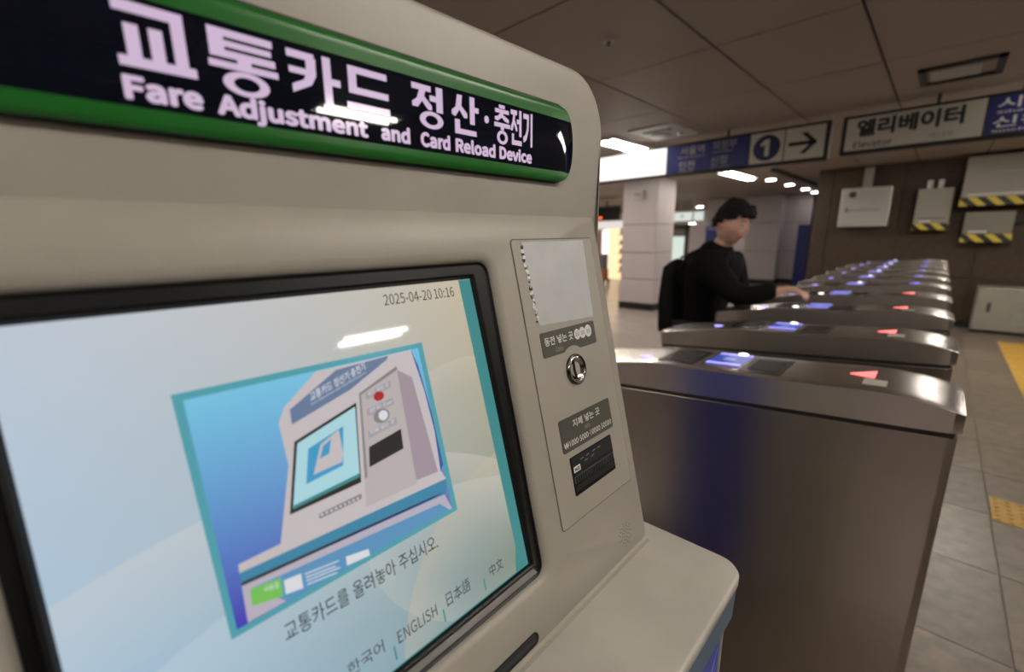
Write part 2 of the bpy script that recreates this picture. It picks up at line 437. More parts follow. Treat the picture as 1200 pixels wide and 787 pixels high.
# ---- ceiling
ce = MB().box(-9, 22, -9, 14, ZC + .012, ZC + .10).build('ceiling', M['ceiling_gap'], org=(0, 0, ZC + .1)); tag(ce, kind='structure')
org = world_org(ce)
def panel(x0, x1, y0, y1, mat='ceiling'):
    b = MB().box(x0 + .005, x1 - .005, y0 + .007, y1 - .007, ZC, ZC + .014, .002, 1)
    b.build('ceiling_panel', M[mat], ce)
XJ = [-9, -7, -5.2, -3.4, -1.3, -.22, .85, 1.92, 2.99, 4.07, 5.35, 6.5, 7.7, 8.9, 10.05]
YJ = [-9, -7, -5, -4.2, -3.3, -2.5, -1.72, -1.0, -.3, .445, 1.155, 1.985, 2.8, 3.7, 4.6, 6.0, 8.5, 14]
for i in range(len(XJ) - 1):
    for j in range(len(YJ) - 1): panel(XJ[i], XJ[i + 1], YJ[j], YJ[j + 1])
for i, (a, b_) in enumerate(((10.05, 13.3), (13.3, 16.6), (16.6, 22))):
    for y0, y1 in ((-9, 0), (0, 2.3), (2.3, 3.4), (3.4, 5.6), (5.6, 8.5), (8.5, 14)): panel(a, b_, y0, y1)
t = MB().box(9.0, 19.9, 2.26, 2.34, ZC - .05, ZC + .002).build('trim_1', M['frame_dark']); tag(t, kind='structure')

# ---- walls
wb = MB().box(10.02, 10.5, -9, 1.765, 0, ZC + .02).build('wall_back', M['joint'], org=(10.02, 0, 0)); tag(wb, kind='structure')
yj = [1.77, 1.55] + [.575 - .975 * k for k in range(7)] + [-6.4, -8]
zj = [0, .10, .77, 1.47, 2.17, ZC]
for i in range(len(yj) - 1):
    for j in range(1, len(zj) - 1):
        MB().box(10.0, 10.025, yj[i + 1] + .004, yj[i] - .004, zj[j] + .004, zj[j + 1] - .004, .002, 1).build('stone_panel', M['granite'], wb)
for j in range(1, len(zj) - 1):
    MB().box(10.004, 10.5, 1.765, 1.785, zj[j] + .004, zj[j + 1] - .004, .002, 1).build('stone_panel', M['granite'], wb)
t = MB().box(9.985, 10.02, -8, 1.79, 0, .10).build('baseboard_back', M['baseboard']); tag(t, kind='structure')
for nm, a in (('wall_far', (20, 20.3, 1.5, 14)), ('wall_left', (-9, 22, 13.6, 14)), ('wall_right', (-9, 10, -9.2, -8.9)), ('wall_front', (-9.3, -9, -9, 14))):
    w_ = MB().box(a[0], a[1], a[2], a[3], 0, ZC).build(nm, M['lilac'] if nm in ('wall_far', 'wall_left') else M['granite']); tag(w_, kind='structure')
t = MB().box(19.97, 20, 1.8, 13.6, 0, .16).build('baseboard_far', M['baseboard']); tag(t, kind='structure')

# ---- columns clad in lilac-white panels
def column(x0, x1, y0, y1, label, zj, mat='lilac', split=None, group=None):
    e = empty('clad_column', (x0, y0, 0), label, 'column', group)
    MB().box(x0 + .02, x1 - .02, y0 + .02, y1 - .02, 0, ZC - .001).build('core', M['joint'], e)
    MB().box(x0 - .012, x1 + .012, y0 - .012, y1 + .012, 0, .13).build('base', M['baseboard'], e)
    for j in range(len(zj) - 1):
        a, b_ = zj[j] + .006, zj[j + 1] - .006
        MB().box(x0, x0 + .02, y0 + .004, y1 - .004, a, b_, .003, 1).build('cladding_panel', M[mat], e)
        MB().box(x0 + .004, x1 - .004, y0, y0 + .02, a, b_, .003, 1).build('cladding_panel', M[mat], e)
        MB().box(x0 + .004, x1 - .004, y1 - .02, y1, a, b_, .003, 1).build('cladding_panel', M[mat], e)
        MB().box(x1 - .02, x1, y0 + .004, y1 - .004, a, b_, .003, 1).build('cladding_panel', M[mat], e)
    return e
column(8.36, 9.15, 4.09, 4.84, 'lilac-white clad square column with black base, nearest one, left of the man', [.13, .63, 1.17, 1.73, ZC - .01])
column(15.0, 15.6, 3.5, 4.42, 'greyish far column behind the man, right of his face', [.13, .98, 1.83, ZC - .01])
column(15.6, 16.3, 2.86, 3.62, 'pale far column beside the tall dark blue board', [.13, .98, 1.83, ZC - .01])
column(15.0, 15.7, 5.15, 5.6, 'pale far column directly behind the head of the man', [.13, .98, 1.83, ZC - .01])

# white alarm box and small dark dome on the near column / below the lit sign
e = empty('wall_speaker', (8.36, 4.45, 2.25), 'small white box high on the face of the nearest lilac column', 'speaker')
MB().box(8.27, 8.36, 4.36, 4.60, 2.22, 2.38, .008).build('housing', M['white'], e)
MB().box(8.262, 8.27, 4.40, 4.56, 2.27, 2.34, .002).build('grille', M['print_faint'], e)
e = empty('dome_camera', (9.4, 5.3, ZC), 'small black dome on the ceiling just below the lit white sign', 'camera')
MB().cyl((9.4, 5.3, ZC - .03), (9.4, 5.3, ZC), .10).build('base', M['frame_dark'], e)
MB().ball((9.4, 5.3, ZC - .05), .085, .085, .07).build('dome', M['black'], e, smooth=True)

# ---- ceiling lights
def fixture(x0, x1, y, label, n=2, lit=True, gap=.10, w=.30):
    e = empty('ceiling_light', ((x0 + x1) / 2, y, ZC), label, 'ceiling light', 'twin tube ceiling lights')
    b = MB()
    b.box(x0 - .04, x1 + .04, y - w / 2, y - w / 2 + .015, ZC - .03, ZC); b.box(x0 - .04, x1 + .04, y + w / 2 - .015, y + w / 2, ZC - .03, ZC)
    b.box(x0 - .04, x0 - .025, y - w / 2, y + w / 2, ZC - .03, ZC); b.box(x1 + .025, x1 + .04, y - w / 2, y + w / 2, ZC - .03, ZC)
    b.build('frame', M['white'], e)
    MB().box(x0 - .03, x1 + .03, y - w / 2 + .01, y + w / 2 - .01, ZC - .006, ZC).build('reflector', M['white'], e)
    for k in range(n):
        yy = y + (k - (n - 1) / 2) * gap
        MB().cyl((x0, yy, ZC - .028), (x1, yy, ZC - .028), .019, n=12).build('tube', M['tube'] if lit else M['unlit'], e)
        MB().box(x0 - .025, x0, yy - .015, yy + .015, ZC - .045, ZC - .008).build('socket', M['white'], e)
        MB().box(x1, x1 + .025, yy - .015, yy + .015, ZC - .045, ZC - .008).build('socket', M['white'], e)
    return e
fixture(4.72, 6.0, 3.0, 'bright ceiling light above the lit white sign, left of the round-ended vent')
fixture(8.7, 10.1, 2.98, 'bright ceiling light under the blue part of the exit sign')
fixture(6.7, 8.0, -.52, 'bright ceiling light under the blue end of the elevator sign')
fixture(5.15, 6.35, -.62, 'bright ceiling light above the blue end of the elevator sign, at the right edge')
fixture(6.6, 7.9, -2.2, 'twin tube ceiling light added over the tactile strip, right of the frame')  # unseen light added to brighten the gate lids
fixture(1.93, 2.66, -3.64, 'twin tube light behind the camera, mirrored in the kiosk display', gap=.16, w=.36)
for x, y, lab in ((-1.9, -1.0, 'added over the left side of the kiosk, behind the camera'), (.75, -1.0, 'added right behind the camera'), (4.4, -2.6, 'added over the near floor at right, out of frame'),  # unseen lights added to brighten the kiosk and the near floor
                  (.2, 3.4, 'behind the kiosk, out of sight'), (-3.6, 3.0, 'far to the left of the kiosk, out of frame'), (-4.5, -.8, 'far left behind the camera'), (7.6, -4.6, 'over the floor right of the elevator sign, out of frame')):
    fixture(x, x + 1.25, y, 'twin tube ceiling light ' + lab)
for x, y, lab in ((9.3, 8.2, 'added above the floor left of the nearest column'), (13.4, 10.6, 'above the shop front'), (17.0, 12.2, 'in the farthest left corner of the concourse'), (5.6, 7.2, 'added over the floor behind the kiosk'), (5.9, 4.75, 'added to light the column, hidden by the kiosk'), (7.4, 6.1, 'added between the nearest column and the shop, hidden by the kiosk'), (18.0, 4.6, 'near the far wall, behind the far columns')):  # lights around the nearest column are hidden ones added to brighten it
    fixture(x, x + 1.3, y, 'twin tube ceiling light ' + lab)
def downlight(x, y, label, z=ZC, r=.09, group='row of far downlights'):
    e = empty('downlight', (x, y, z), label, 'downlight', group)
    b = MB(); b.cyl((x, y, z - .012), (x, y, z), r + .02, n=20); b.build('ring', M['white'], e)
    MB().cyl((x, y, z - .016), (x, y, z - .011), r, n=20).build('lens', M['downlight'], e)
    if z < ZC - .01: MB().cyl((x, y, z), (x, y, ZC + .001), .02, n=10).build('stem', M['white'], e)
for x, y, lab in ((10.75, 2.77, 'nearest, leftmost of the round downlights in a row beside the dark ceiling trim'),
             (12.24, 2.75, 'second round downlight of the row beside the dark ceiling trim'),
             (13.78, 2.72, 'third round downlight of the row beside the dark ceiling trim'),
             (15.1, 2.74, 'last and smallest round downlight of the row beside the dark ceiling trim')):
    downlight(x, y, lab, r=.09)
downlight(18.8, 7.35, 'round downlight between the nearest column and the head of the man', r=.13)
# ---- vents, detectors
e = empty('ceiling_vent', (4.67, .09, ZC), 'unlit rectangular ceiling fitting above the elevator sign', 'ceiling fitting')
b = MB(); b.box(4.44, 4.90, -.14, -.10, ZC - .02, ZC); b.box(4.44, 4.90, .25, .29, ZC - .02, ZC); b.box(4.44, 4.48, -.14, .29, ZC - .02, ZC); b.box(4.86, 4.90, -.14, .29, ZC - .02, ZC)
b.build('frame', M['frame_dark'], e)
MB().box(4.53, 4.82, -.03, .23, ZC - .014, ZC, .004).build('diffuser', M['unlit'], e)
e = empty('ceiling_vent', (4.9, 2.35, ZC), 'pale rectangular ceiling fitting with a dark slot, above the exit sign', 'ceiling fitting')
MB().box(4.55, 5.22, 2.12, 2.62, ZC - .016, ZC, .004).build('plate', M['white'], e)
MB().box(4.70, 4.78, 2.22, 2.52, ZC - .022, ZC - .014, .004).build('slot', M['frame_dark'], e)
MB().ball((4.93, 2.42, ZC - .02), .13, .11, .025).build('lamp_cover', M['unlit'], e, smooth=True)
MB().ball((4.98, 2.22, ZC - .02), .035, .035, .03).build('sensor', M['chrome'], e, smooth=True)
e = empty('ceiling_sprinkler', (2.454, 1.557, ZC), 'small round sprinkler head in the nearest ceiling panel', 'sprinkler')
MB().cyl((2.454, 1.557, ZC - .004), (2.454, 1.557, ZC), .034).build('rose', M['unlit'], e)
MB().cyl((2.454, 1.557, ZC - .03), (2.454, 1.557, ZC - .004), .010, .014).build('nozzle', M['chrome_dark'], e)

# ---- hanging signs (plane X = SX, facing the camera)
SX = 5.3
def signmap(u, v, w): return Vector((SX - w, u, v))     # u = world Y, v = world Z
def sign_text(s, yl, yr, zt, zb, mat, par, bold=.02, name='lettering'):
    return text(name, s, lambda u, v, w: Vector((SX - w, u, v)), yl, yr, zt, zb, .0335, mat, par, bold)
def hanging(name, y0, y1, z0, z1, label, rods):
    e = empty(name, (SX, (y0 + y1) / 2, z0), label, 'sign')
    b = MB(); b.box(SX - .03, SX + .06, y0, y1, z0, z1, .01)
    b.build('frame', M['black_matt'], e)
    for y in rods: MB().cyl((SX + .015, y, z1 - .002), (SX + .015, y, ZC), .014, n=10).build('hanger', M['black_matt'], e)
    return e
z0, z1 = 2.195, 2.545
e = hanging('exit_sign', .90, 3.55, z0, z1, 'long hanging sign with a lit white left part, a numeral 1 and an arrow', (1.83, 3.0))
MB().box(SX - .033, SX - .028, 2.50, 3.53, z0 + .03, z1 - .025).build('lit_panel', M['sign_lit'], e)
MB().box(SX - .032, SX - .028, 1.60, 2.49, z0 + .03, z1 - .025).build('blue_panel', M['navy_panel'], e)
MB().box(SX - .032, SX - .028, 1.275, 1.585, z0 + .03, z1 - .025).build('number_panel', M['sign_beige'], e)
MB().box(SX - .032, SX - .028, .935, 1.265, z0 + .03, z1 - .025).build('arrow_panel', M['sign_beige'], e)
MB().cyl((SX - .032, 1.43, 2.37), (SX - .0335, 1.43, 2.37), .125, n=32).build('number_disc', M['navy'], e)
b = MB(); b.box(SX - .0345, SX - .0336, 1.405, 1.445, 2.29, 2.45)
b.prism([(SX - .0345, 1.445, 2.45), (SX - .0345, 1.485, 2.415), (SX - .0345, 1.485, 2.385), (SX - .0345, 1.445, 2.405)], [(SX - .0336, 1.445, 2.45), (SX - .0336, 1.485, 2.415), (SX - .0336, 1.485, 2.385), (SX - .0336, 1.445, 2.405)])
b.build('numeral', M['sign_beige'], e)
b = MB()
b.box(SX - .0335, SX - .0322, 1.08, 1.235, 2.352, 2.388)
for sg in (1, -1):
    b.prism([(SX - .0335, .995, 2.370), (SX - .0335, 1.04, 2.370), (SX - .0335, 1.135, 2.370 + sg * .095), (SX - .0335, 1.085, 2.370 + sg * .095)],
            [(SX - .0322, .995, 2.370), (SX - .0322, 1.04, 2.370), (SX - .0322, 1.135, 2.370 + sg * .095), (SX - .0322, 1.085, 2.370 + sg * .095)])
b.box(SX - .0335, SX - .0322, 1.0, 1.10, 2.352, 2.388)
b.build('arrow', M['black_matt'], e)
sign_text('서울역', 2.33, 2.06, 2.50, 2.41, M['print_faint'], e); sign_text('Seoul Station', 2.36, 2.05, 2.40, 2.375, M['print_faint'], e, .01)
sign_text('인천', 2.34, 2.16, 2.345, 2.25, M['print_faint'], e); sign_text('Incheon', 2.34, 2.17, 2.245, 2.22, M['print_faint'], e, .01)
sign_text('의정부', 1.97, 1.72, 2.51, 2.42, M['print_grey'], e); sign_text('Uijeongbu', 1.97, 1.76, 2.41, 2.385, M['print_grey'], e, .01)
sign_text('신창', 1.98, 1.80, 2.355, 2.26, M['print_grey'], e); sign_text('Sinchang', 1.98, 1.78, 2.25, 2.225, M['print_grey'], e, .01)
z0, z1 = 2.215, 2.545
e = hanging('elevator_sign', -2.2, .81, z0, z1, 'hanging sign with black elevator lettering on white and a blue right half', (.18, -1.4))
MB().box(SX - .033, SX - .028, -.105, .775, z0 + .03, z1 - .025).build('white_panel', M['sign_beige'], e)
MB().box(SX - .033, SX - .028, -2.17, -.115, z0 + .03, z1 - .025).build('blue_panel', M['navy_panel'], e)
sign_text('엘리베이터', .70, .01, 2.50, 2.355, M['print_dark'], e, .085)
sign_text('Elevator', .71, .44, 2.32, 2.262, M['print_dark'], e, .01)
sign_text('电梯', .20, .06, 2.32, 2.27, M['print_faint'], e, .0)
sign_text('시흥', -.165, -.44, 2.505, 2.425, M['print_white'], e, .03); sign_text('Siheung', -.165, -.43, 2.412, 2.385, M['print_white'], e, .01)
sign_text('신창', -.155, -.44, 2.37, 2.29, M['print_white'], e, .03); sign_text('Sinchang', -.155, -.46, 2.277, 2.25, M['print_white'], e, .01)

# ---- boxes on the back wall
W = 9.998
e = empty('metal_box', (W, 1.03, 1.59), 'stainless wall box with a pipe rising from its top, left of the beige one', 'wall box')
MB().box(W - .22, W, .70, 1.38, 1.60, 2.25, .012).build('cabinet', M['steel_box'], e)
MB().box(W - .228, W - .219, .735, 1.345, 2.07, 2.22, .002).build('upper_plate', M['steel_box'], e)
MB().cyl((W - .232, 1.22, 2.14), (W - .226, 1.22, 2.14), .055).build('dial', M['frame_dark'], e)
MB().box(W - .228, W - .222, .82, 1.30, 1.875, 1.885).build('seam', M['frame_dark'], e)
MB().box(W - .228, W - .22, 1.27, 1.29, 1.85, 1.93).build('handle', M['frame_dark'], e)
MB().box(W - .09, W, .99, 1.12, 2.25, ZC - .03, .005).build('pipe_duct', M['beige_box'], e)
def hz_box(x1, y0, y1, z0, z1, d, mat, label, stripe=.10):
    e = empty('electrical_box', (x1, (y0 + y1) / 2, z0), label, 'wall box')
    MB().box(x1 - d, x1, y0, y1, z0 + stripe, z1, .01).build('cabinet', M[mat], e)
    MB().box(x1 - d - .004, x1, y0 - .008, y1 + .008, z0, z0 + stripe, .003, 1).build('hazard_strip', M['hazard'], e)
    MB().box(x1 - d - .004, x1 - d + .001, y0 + .5 * (y1 - y0), y1 - .06, z0 + stripe + .02, z0 + stripe + .05).build('sticker', M['white'], e)
    return e
e = hz_box(W, -.03, .38, 1.53, 2.165, .20, 'beige_box', 'beige wall box with hazard tape below and two small knobs above it')
MB().box(W - .206, W - .199, .02, .34, 1.70, 1.715).build('slot', M['frame_dark'], e)
for y in (.26, .13):
    MB().cyl((W - .05, y, 2.165), (W - .05, y, 2.30), .035).build('knob', M['white'], e)
e = hz_box(W, -1.45, -.115, 1.87, 2.57, .34, 'beige_box', 'large beige wall box with a long hazard stripe, highest at the right edge', .12)
MB().box(W - .346, W - .339, -.8, -.42, 2.32, 2.34).build('print_line', M['print_grey'], e)
e = hz_box(W, -.72, -.205, 1.335, 1.78, .22, 'olive_box', 'small olive wall box with hazard tape, under the large beige one', .12)
b = MB(); b.cyl((W - .06, -.72, 1.60), (W - .06, -1.7, 1.80), .02); b.build('cable', M['black_matt'], e)
e = empty('floor_cabinet', (W, -1.2, 0), 'low grey cabinet standing on the floor against the brown stone wall', 'cabinet')
MB().box(W - .42, W - .02, -2.0, -.50, .0, .05).build('plinth', M['baseboard'], e)
MB().box(W - .45, W - .02, -2.0, -.50, .045, .68, .012).build('cabinet', M['beige_box'], e)
MB().box(W - .458, W - .449, -.66, -.62, .32, .46, .003).build('handle', M['frame_dark'], e)
for k in range(2):
    v_ = MB()
    for q in range(7): v_.box(W - .456, W - .449, -1.03, -.90, .24 + .25 * k + .025 * q - (.08 if k == 0 else 0), .252 + .25 * k + .025 * q - (.08 if k == 0 else 0))
    v_.build('louvre', M['print_grey'], e)
MB().box(W - .454, W - .449, -1.255, -1.25, .06, .66).build('door_gap', M['frame_dark'], e)

# ---- far concourse
e = empty('information_board', (14.9, 2.85, 0), 'tall dark blue board standing at the end of the brown wall', 'board')
MB().box(14.85, 14.95, 2.70, 3.0, .05, 1.74, .008).build('panel', M['blue_board'], e)
MB().box(14.8, 15.0, 2.66, 3.04, 0, .06, .01).build('foot', M['frame_dark'], e)
e = empty('wall_poster', (14.98, 5.38, 1.2), 'small dark blue board on the column behind the neck of the man', 'board')
MB().box(14.95, 14.995, 5.2, 5.6, 1.15, 1.76, .004).build('panel', M['blue_board'], e)
MB().box(14.945, 14.951, 5.24, 5.56, 1.66, 1.70).build('header_strip', M['poster_light'], e)
e = empty('hanging_sign', (15, 6.2, 1.98), 'far lit white hanging sign seen between the nearest column and the man', 'sign')
MB().box(14.97, 15.06, 5.68, 6.75, 1.93, 2.27, .008).build('frame', M['white'], e)
MB().box(14.962, 14.971, 5.71, 6.72, 1.96, 2.24).build('lit_face', M['info_lit'], e)
for y in (5.9, 6.5): MB().cyl((15.01, y, 2.27), (15.01, y, ZC), .02).build('hanger', M['white'], e)
MB().box(14.957, 14.963, 6.38, 6.46, 2.08, 2.14).build('mark', M['print_grey'], e)
e = empty('glass_partition', (15.3, 6.5, 0), 'far dark framed partition with a pale greenish lit window', 'partition')
b = MB(); b.box(15.28, 15.36, 6.28, 6.42, 0, 1.8); b.box(15.28, 15.36, 6.95, 7.05, 0, 1.8); b.box(15.28, 15.36, 6.28, 7.05, 1.68, 1.85)
b.build('frame', M['frame_dark'], e)
MB().box(15.31, 15.33, 6.42, 6.95, .2, 1.45).build('lit_pane', M['green_lit'], e)
MB().box(15.30, 15.34, 6.42, 6.95, 1.45, 1.68).build('dark_pane', M['goods_b'], e)
MB().box(15.31, 15.33, 6.42, 6.95, 0, .2).build('kick_panel', M['frame_dark'], e)
e = empty('pale_partition', (15.3, 5.95, 0), 'far white panel wall right of the dark framed partition', 'partition')
for k in range(2): MB().box(15.28, 15.34, 5.66 + .31 * k, 5.955 + .31 * k, .1, 1.72, .004).build('panel', M['lilac'], e)
MB().box(15.27, 15.35, 5.65, 6.28, 0, .1).build('base', M['baseboard'], e)
downlight(14.2, 5.75, 'round lamp under the far lit hanging sign', z=1.86, r=.10, group='far lamps')

# shop at far left
e = empty('shop_front', (13, 8, 0), 'lit shop front seen past the kiosk edge, warm shelves under a white fascia', 'shop')
MB().box(13.0, 13.2, 7.3, 7.52, 0, 1.9, .01).build('pillar', M['pink'], e)
MB().box(13.0, 13.2, 8.28, 8.7, 0, 1.9, .01).build('pillar', M['pink'], e)
MB().box(12.9, 13.2, 7.3, 8.8, 1.74, 1.98, .01).build('fascia', M['fascia'], e)
MB().box(14.0, 14.1, 7.3, 8.9, 0, 1.8).build('back_wall', M['shop_wall'], e)  # wall glows in place of the shop's interior lights
for k in range(5): MB().box(13.75, 14.0, 7.52, 8.1, .25 + .32 * k, .28 + .32 * k).build('shelf', M['goods_a'], e)
MB().box(12.95, 13.0, 8.02, 8.24, .45, 1.7, .006).build('light_box', M['shop_banner'], e)
MB().box(12.94, 12.951, 8.16, 8.25, .25, .75).build('screen_strip', M['shop_cyan'], e)
for k in range(5):
    for q in range(3):
        y = 7.58 + .18 * q + random.uniform(-.02, .02); h = random.uniform(.10, .2)
        g = MB().box(13.78, 13.9, y, y + .11, .281 + .32 * k, .281 + .32 * k + h, .01, 1).build('boxed_goods', M[random.choice(['goods_a', 'goods_b', 'goods_c'])])
        tag(g, 'small goods box on the %s shop shelf, %s' % (('lowest', 'second lowest', 'middle', 'second highest', 'highest')[k], ('right end', 'centre', 'left end')[q]), 'goods', 'goods in the shop')
e = empty('display_board', (12.6, 8.2, 2.1), 'black display board with a red light line above the shop', 'display board')
MB().box(12.55, 12.7, 7.45, 9.2, 2.0, 2.42, .008).build('housing', M['black_matt'], e)
MB().box(12.542, 12.551, 8.02, 8.9, 2.05, 2.11).build('red_text', M['led_red'], e)
for y in (7.9, 8.7): MB().cyl((12.62, y, 2.42), (12.62, y, ZC), .02).build('hanger', M['black_matt'], e)
e = empty('goods_trolley', (12.2, 7.75, 0), 'small dark loaded trolley standing in front of the shop', 'trolley')
MB().box(12.0, 12.4, 7.55, 7.85, .12, .16).build('deck', M['goods_b'], e)
for dx in (.05, .35):
    for dy in (.04, .26): MB().cyl((12.0 + dx, 7.55 + dy - .02, .06), (12.0 + dx, 7.55 + dy + .02, .06), .06, n=14).build('wheel', M['black_matt'], e)
MB().box(12.05, 12.35, 7.58, 7.82, .16, .48, .02).build('crate', M['goods_c'], e)
MB().box(12.08, 12.33, 7.60, 7.80, .48, .95, .03).build('bag', M['goods_b'], e)
MB().cyl((12.02, 7.86, .16), (12.02, 7.86, 1.15), .012).build('handle', M['chrome_dark'], e)
# ================================================================== KIOSK
K = .66  # kiosk coordinates are shrunk by this about the camera point
def kp(x, y, z): return Vector((K * x, K * y, CAM_H + K * z))
def plane_map(tan, off=0.0):
    t = math.atan(tan)
    P0 = Vector((0, .495, .03)); Nn = Vector((0, -cos(t), sin(t))); V = Vector((0, -sin(t), -cos(t)))
    def f(u, v, w=0.0):
        p = P0 + Vector((u, 0, 0)) + V * v + Nn * (off + w)
        return kp(p.x, p.y, p.z)
    return f
slabm = plane_map(.235)          # sloping control panel
scrm = plane_map(.265, -.020)    # display glass, sunk behind it
headm = plane_map(-.05)          # header face
KL, KR = -.215, .760             # kiosk left and right sides
SL, SR = -.19, .742              # sloping panel left and right sides
V_END = .640
kiosk = empty('fare_adjustment_kiosk', kp(.28, .40, 0).xy.to_3d(), 'large beige ticket kiosk with a lit display and a green and black sign on top', 'kiosk')

# cabinet: front outline with rounded top corners, header face leaning slightly forward, going down to the floor
def cab_outline(r=.10, n=10, inset=0.0):
    zt = .274 - inset; zb = -CAM_H / K + .004
    L, R = KL + inset, KR - inset
    pts = [(L, zb), (R, zb)]
    for i in range(n + 1):
        a = radians(90 * i / n); pts.append((R - r + r * cos(a), zt - r + r * sin(a)))
    for i in range(n + 1):
        a = radians(90 + 90 * i / n); pts.append((L + r + r * cos(a), zt - r + r * sin(a)))
    return pts
def front_y(z): return .4965 + .05 * (z - .03) * (-1) if z > -.1 else .503 + .0
b = MB()
loops = []
for inset, dy in ((.008, 0.0), (.004, .001), (.0012, .0035), (0.0, .0075), (0, .03), (.004, .035)):
    pts = cab_outline(inset=inset)
    loops.append([b.bm.verts.new(kp(x, (front_y(z) + dy), z)) for x, z in pts])
for a_, b_ in zip(loops, loops[1:]):
    n = len(a_)
    for i in range(n): b.bm.faces.new((a_[i], a_[(i + 1) % n], b_[(i + 1) % n], b_[i]))
b.bm.faces.new(loops[-1])
# front cap split at the level where the face turns vertical, so that it stays planar
f0 = loops[0]
extraR = b.bm.verts.new(kp(KR - .008, front_y(-.099), -.1)); extraL = b.bm.verts.new(kp(KL + .008, front_y(-.099), -.1))
b.bm.faces.new([extraL, extraR] + f0[2:])
b.bm.faces.new([f0[0], f0[1], extraR, extraL])
body = b.build('cabinet', M['cream'], kiosk)
auto_smooth(body, 40)

# sloping panel: solid wedge with a rounded rectangular hole for the display
HOLE = (-.064, .453, .0645, .5565)
def ring_mesh():
    b = MB(); bm = b.bm
    def loop(pts, w): return [bm.verts.new(slabm(u, v, w)) for u, v in pts]
    n = 8
    outer_pts = rrect(SL, SR, -.004, V_END, .012, n)
    outer2 = rrect(SL - .008, SR + .008, -.012, V_END + .008, .02, n)
    h0 = rrect(HOLE[0] - .012, HOLE[1] + .012, HOLE[2] - .014, HOLE[3] + .010, .030, n)
    h1 = rrect(HOLE[0] - .004, HOLE[1] + .004, HOLE[2] - .005, HOLE[3] + .003, .022, n)
    h2 = rrect(*HOLE, .018, n)
    lo = loop(outer_pts, 0); lh = loop(h0, 0)
    es = []
    for L_ in (lo, lh):
        for i in range(len(L_)): es.append(bm.edges.new((L_[i], L_[(i + 1) % len(L_)])))
    bmesh.ops.triangle_fill(bm, use_beauty=True, edges=es)
    prev = lh
    for pts, w in ((h1, -.003), (h2, -.009), (h2, -.05)):
        cur = loop(pts, w)
        for i in range(len(cur)): bm.faces.new((prev[i], prev[(i + 1) % len(cur)], cur[(i + 1) % len(cur)], cur[i]))
        prev = cur
    prev = lo
    mid = loop(rrect(SL - .003, SR + .003, -.007, V_END + .003, .015, n), -.0025)
    low = loop(rrect(SL - .005, SR + .005, -.009, V_END + .005, .017, n), -.008)
    back = []
    for u, v in rrect(SL - .005, SR + .005, -.009, V_END + .005, .017, n):
        p = slabm(u, v, -.008); back.append(bm.verts.new(Vector((p.x, K * .515, p.z))))
    for cur in (mid, low, back):
        for i in range(len(cur)): bm.faces.new((prev[i], prev[(i + 1) % len(cur)], cur[(i + 1) % len(cur)], cur[i]))
        prev = cur
    return b
o = ring_mesh().build('front_panel', M['cream'], kiosk); auto_smooth(o, 50)

# display: black frame, grey lower shelf, glass
fr = MB()
def frame_ring(f, outer, ro, inner, ri, w0, w1, n=6):
    po = [f(u, v, w0) for u, v in rrect(*outer, ro, n)]; pi_ = [f(u, v, w1) for u, v in rrect(*inner, ri, n)]
    a = [fr.bm.verts.new(p) for p in po]; c = [fr.bm.verts.new(p) for p in pi_]
    for i in range(len(a)): fr.bm.faces.new((a[i], a[(i + 1) % len(a)], c[(i + 1) % len(a)], c[i]))
    return c
SC = (-.046, .4205, .0865, .5225)   # visible display edges in display-plane units
d0 = [fr.bm.verts.new(slabm(u, v, -.0095)) for u, v in rrect(HOLE[0] + .0005, HOLE[1] - .0005, HOLE[2] + .0005, HOLE[3] - .0005, .0175, 6)]
d1 = [fr.bm.verts.new(slabm(u, v, -.012)) for u, v in rrect(HOLE[0] + .004, HOLE[1] - .004, HOLE[2] + .004, HOLE[3] - .004, .015, 6)]
d2 = [fr.bm.verts.new(scrm(u, v, .006)) for u, v in rrect(SC[0] - .006, SC[1] + .006, SC[2] - .006, SC[3] + .004, .003, 6)]
d3 = [fr.bm.verts.new(scrm(u, v, .0045)) for u, v in rrect(SC[0] - .003, SC[1] + .003, SC[2] - .003, SC[3] + .002, .003, 6)]
d4 = [fr.bm.verts.new(scrm(u, v, -.001)) for u, v in rrect(SC[0], SC[1], SC[2], SC[3], .002, 6)]
for A, C in ((d0, d1), (d1, d2), (d2, d3), (d3, d4)):
    for i in range(len(A)): fr.bm.faces.new((A[i], A[(i + 1) % len(A)], C[(i + 1) % len(A)], C[i]))
display = fr.build('display_frame', M['black'], kiosk)
# grey worn shelf along the lower lip of the recess
b = MB()
def shelf_pt(u, f):
    A = slabm(u, HOLE[3] - .004, -.012); B = scrm(u, SC[3] + .004, .006)
    return A + (B - A) * f + Vector((0, -.0006, .0007))
pa = [shelf_pt(HOLE[0] + .012, .10), shelf_pt(HOLE[1] - .013, .10), shelf_pt(SC[1] + .004, .78), shelf_pt(SC[0] + .006, .78)]
pb = [p + Vector((0, .002, -.0015)) for p in pa]
b.prism(pa, pb); b.build('lower_shelf', M['bezel_grey'], display)

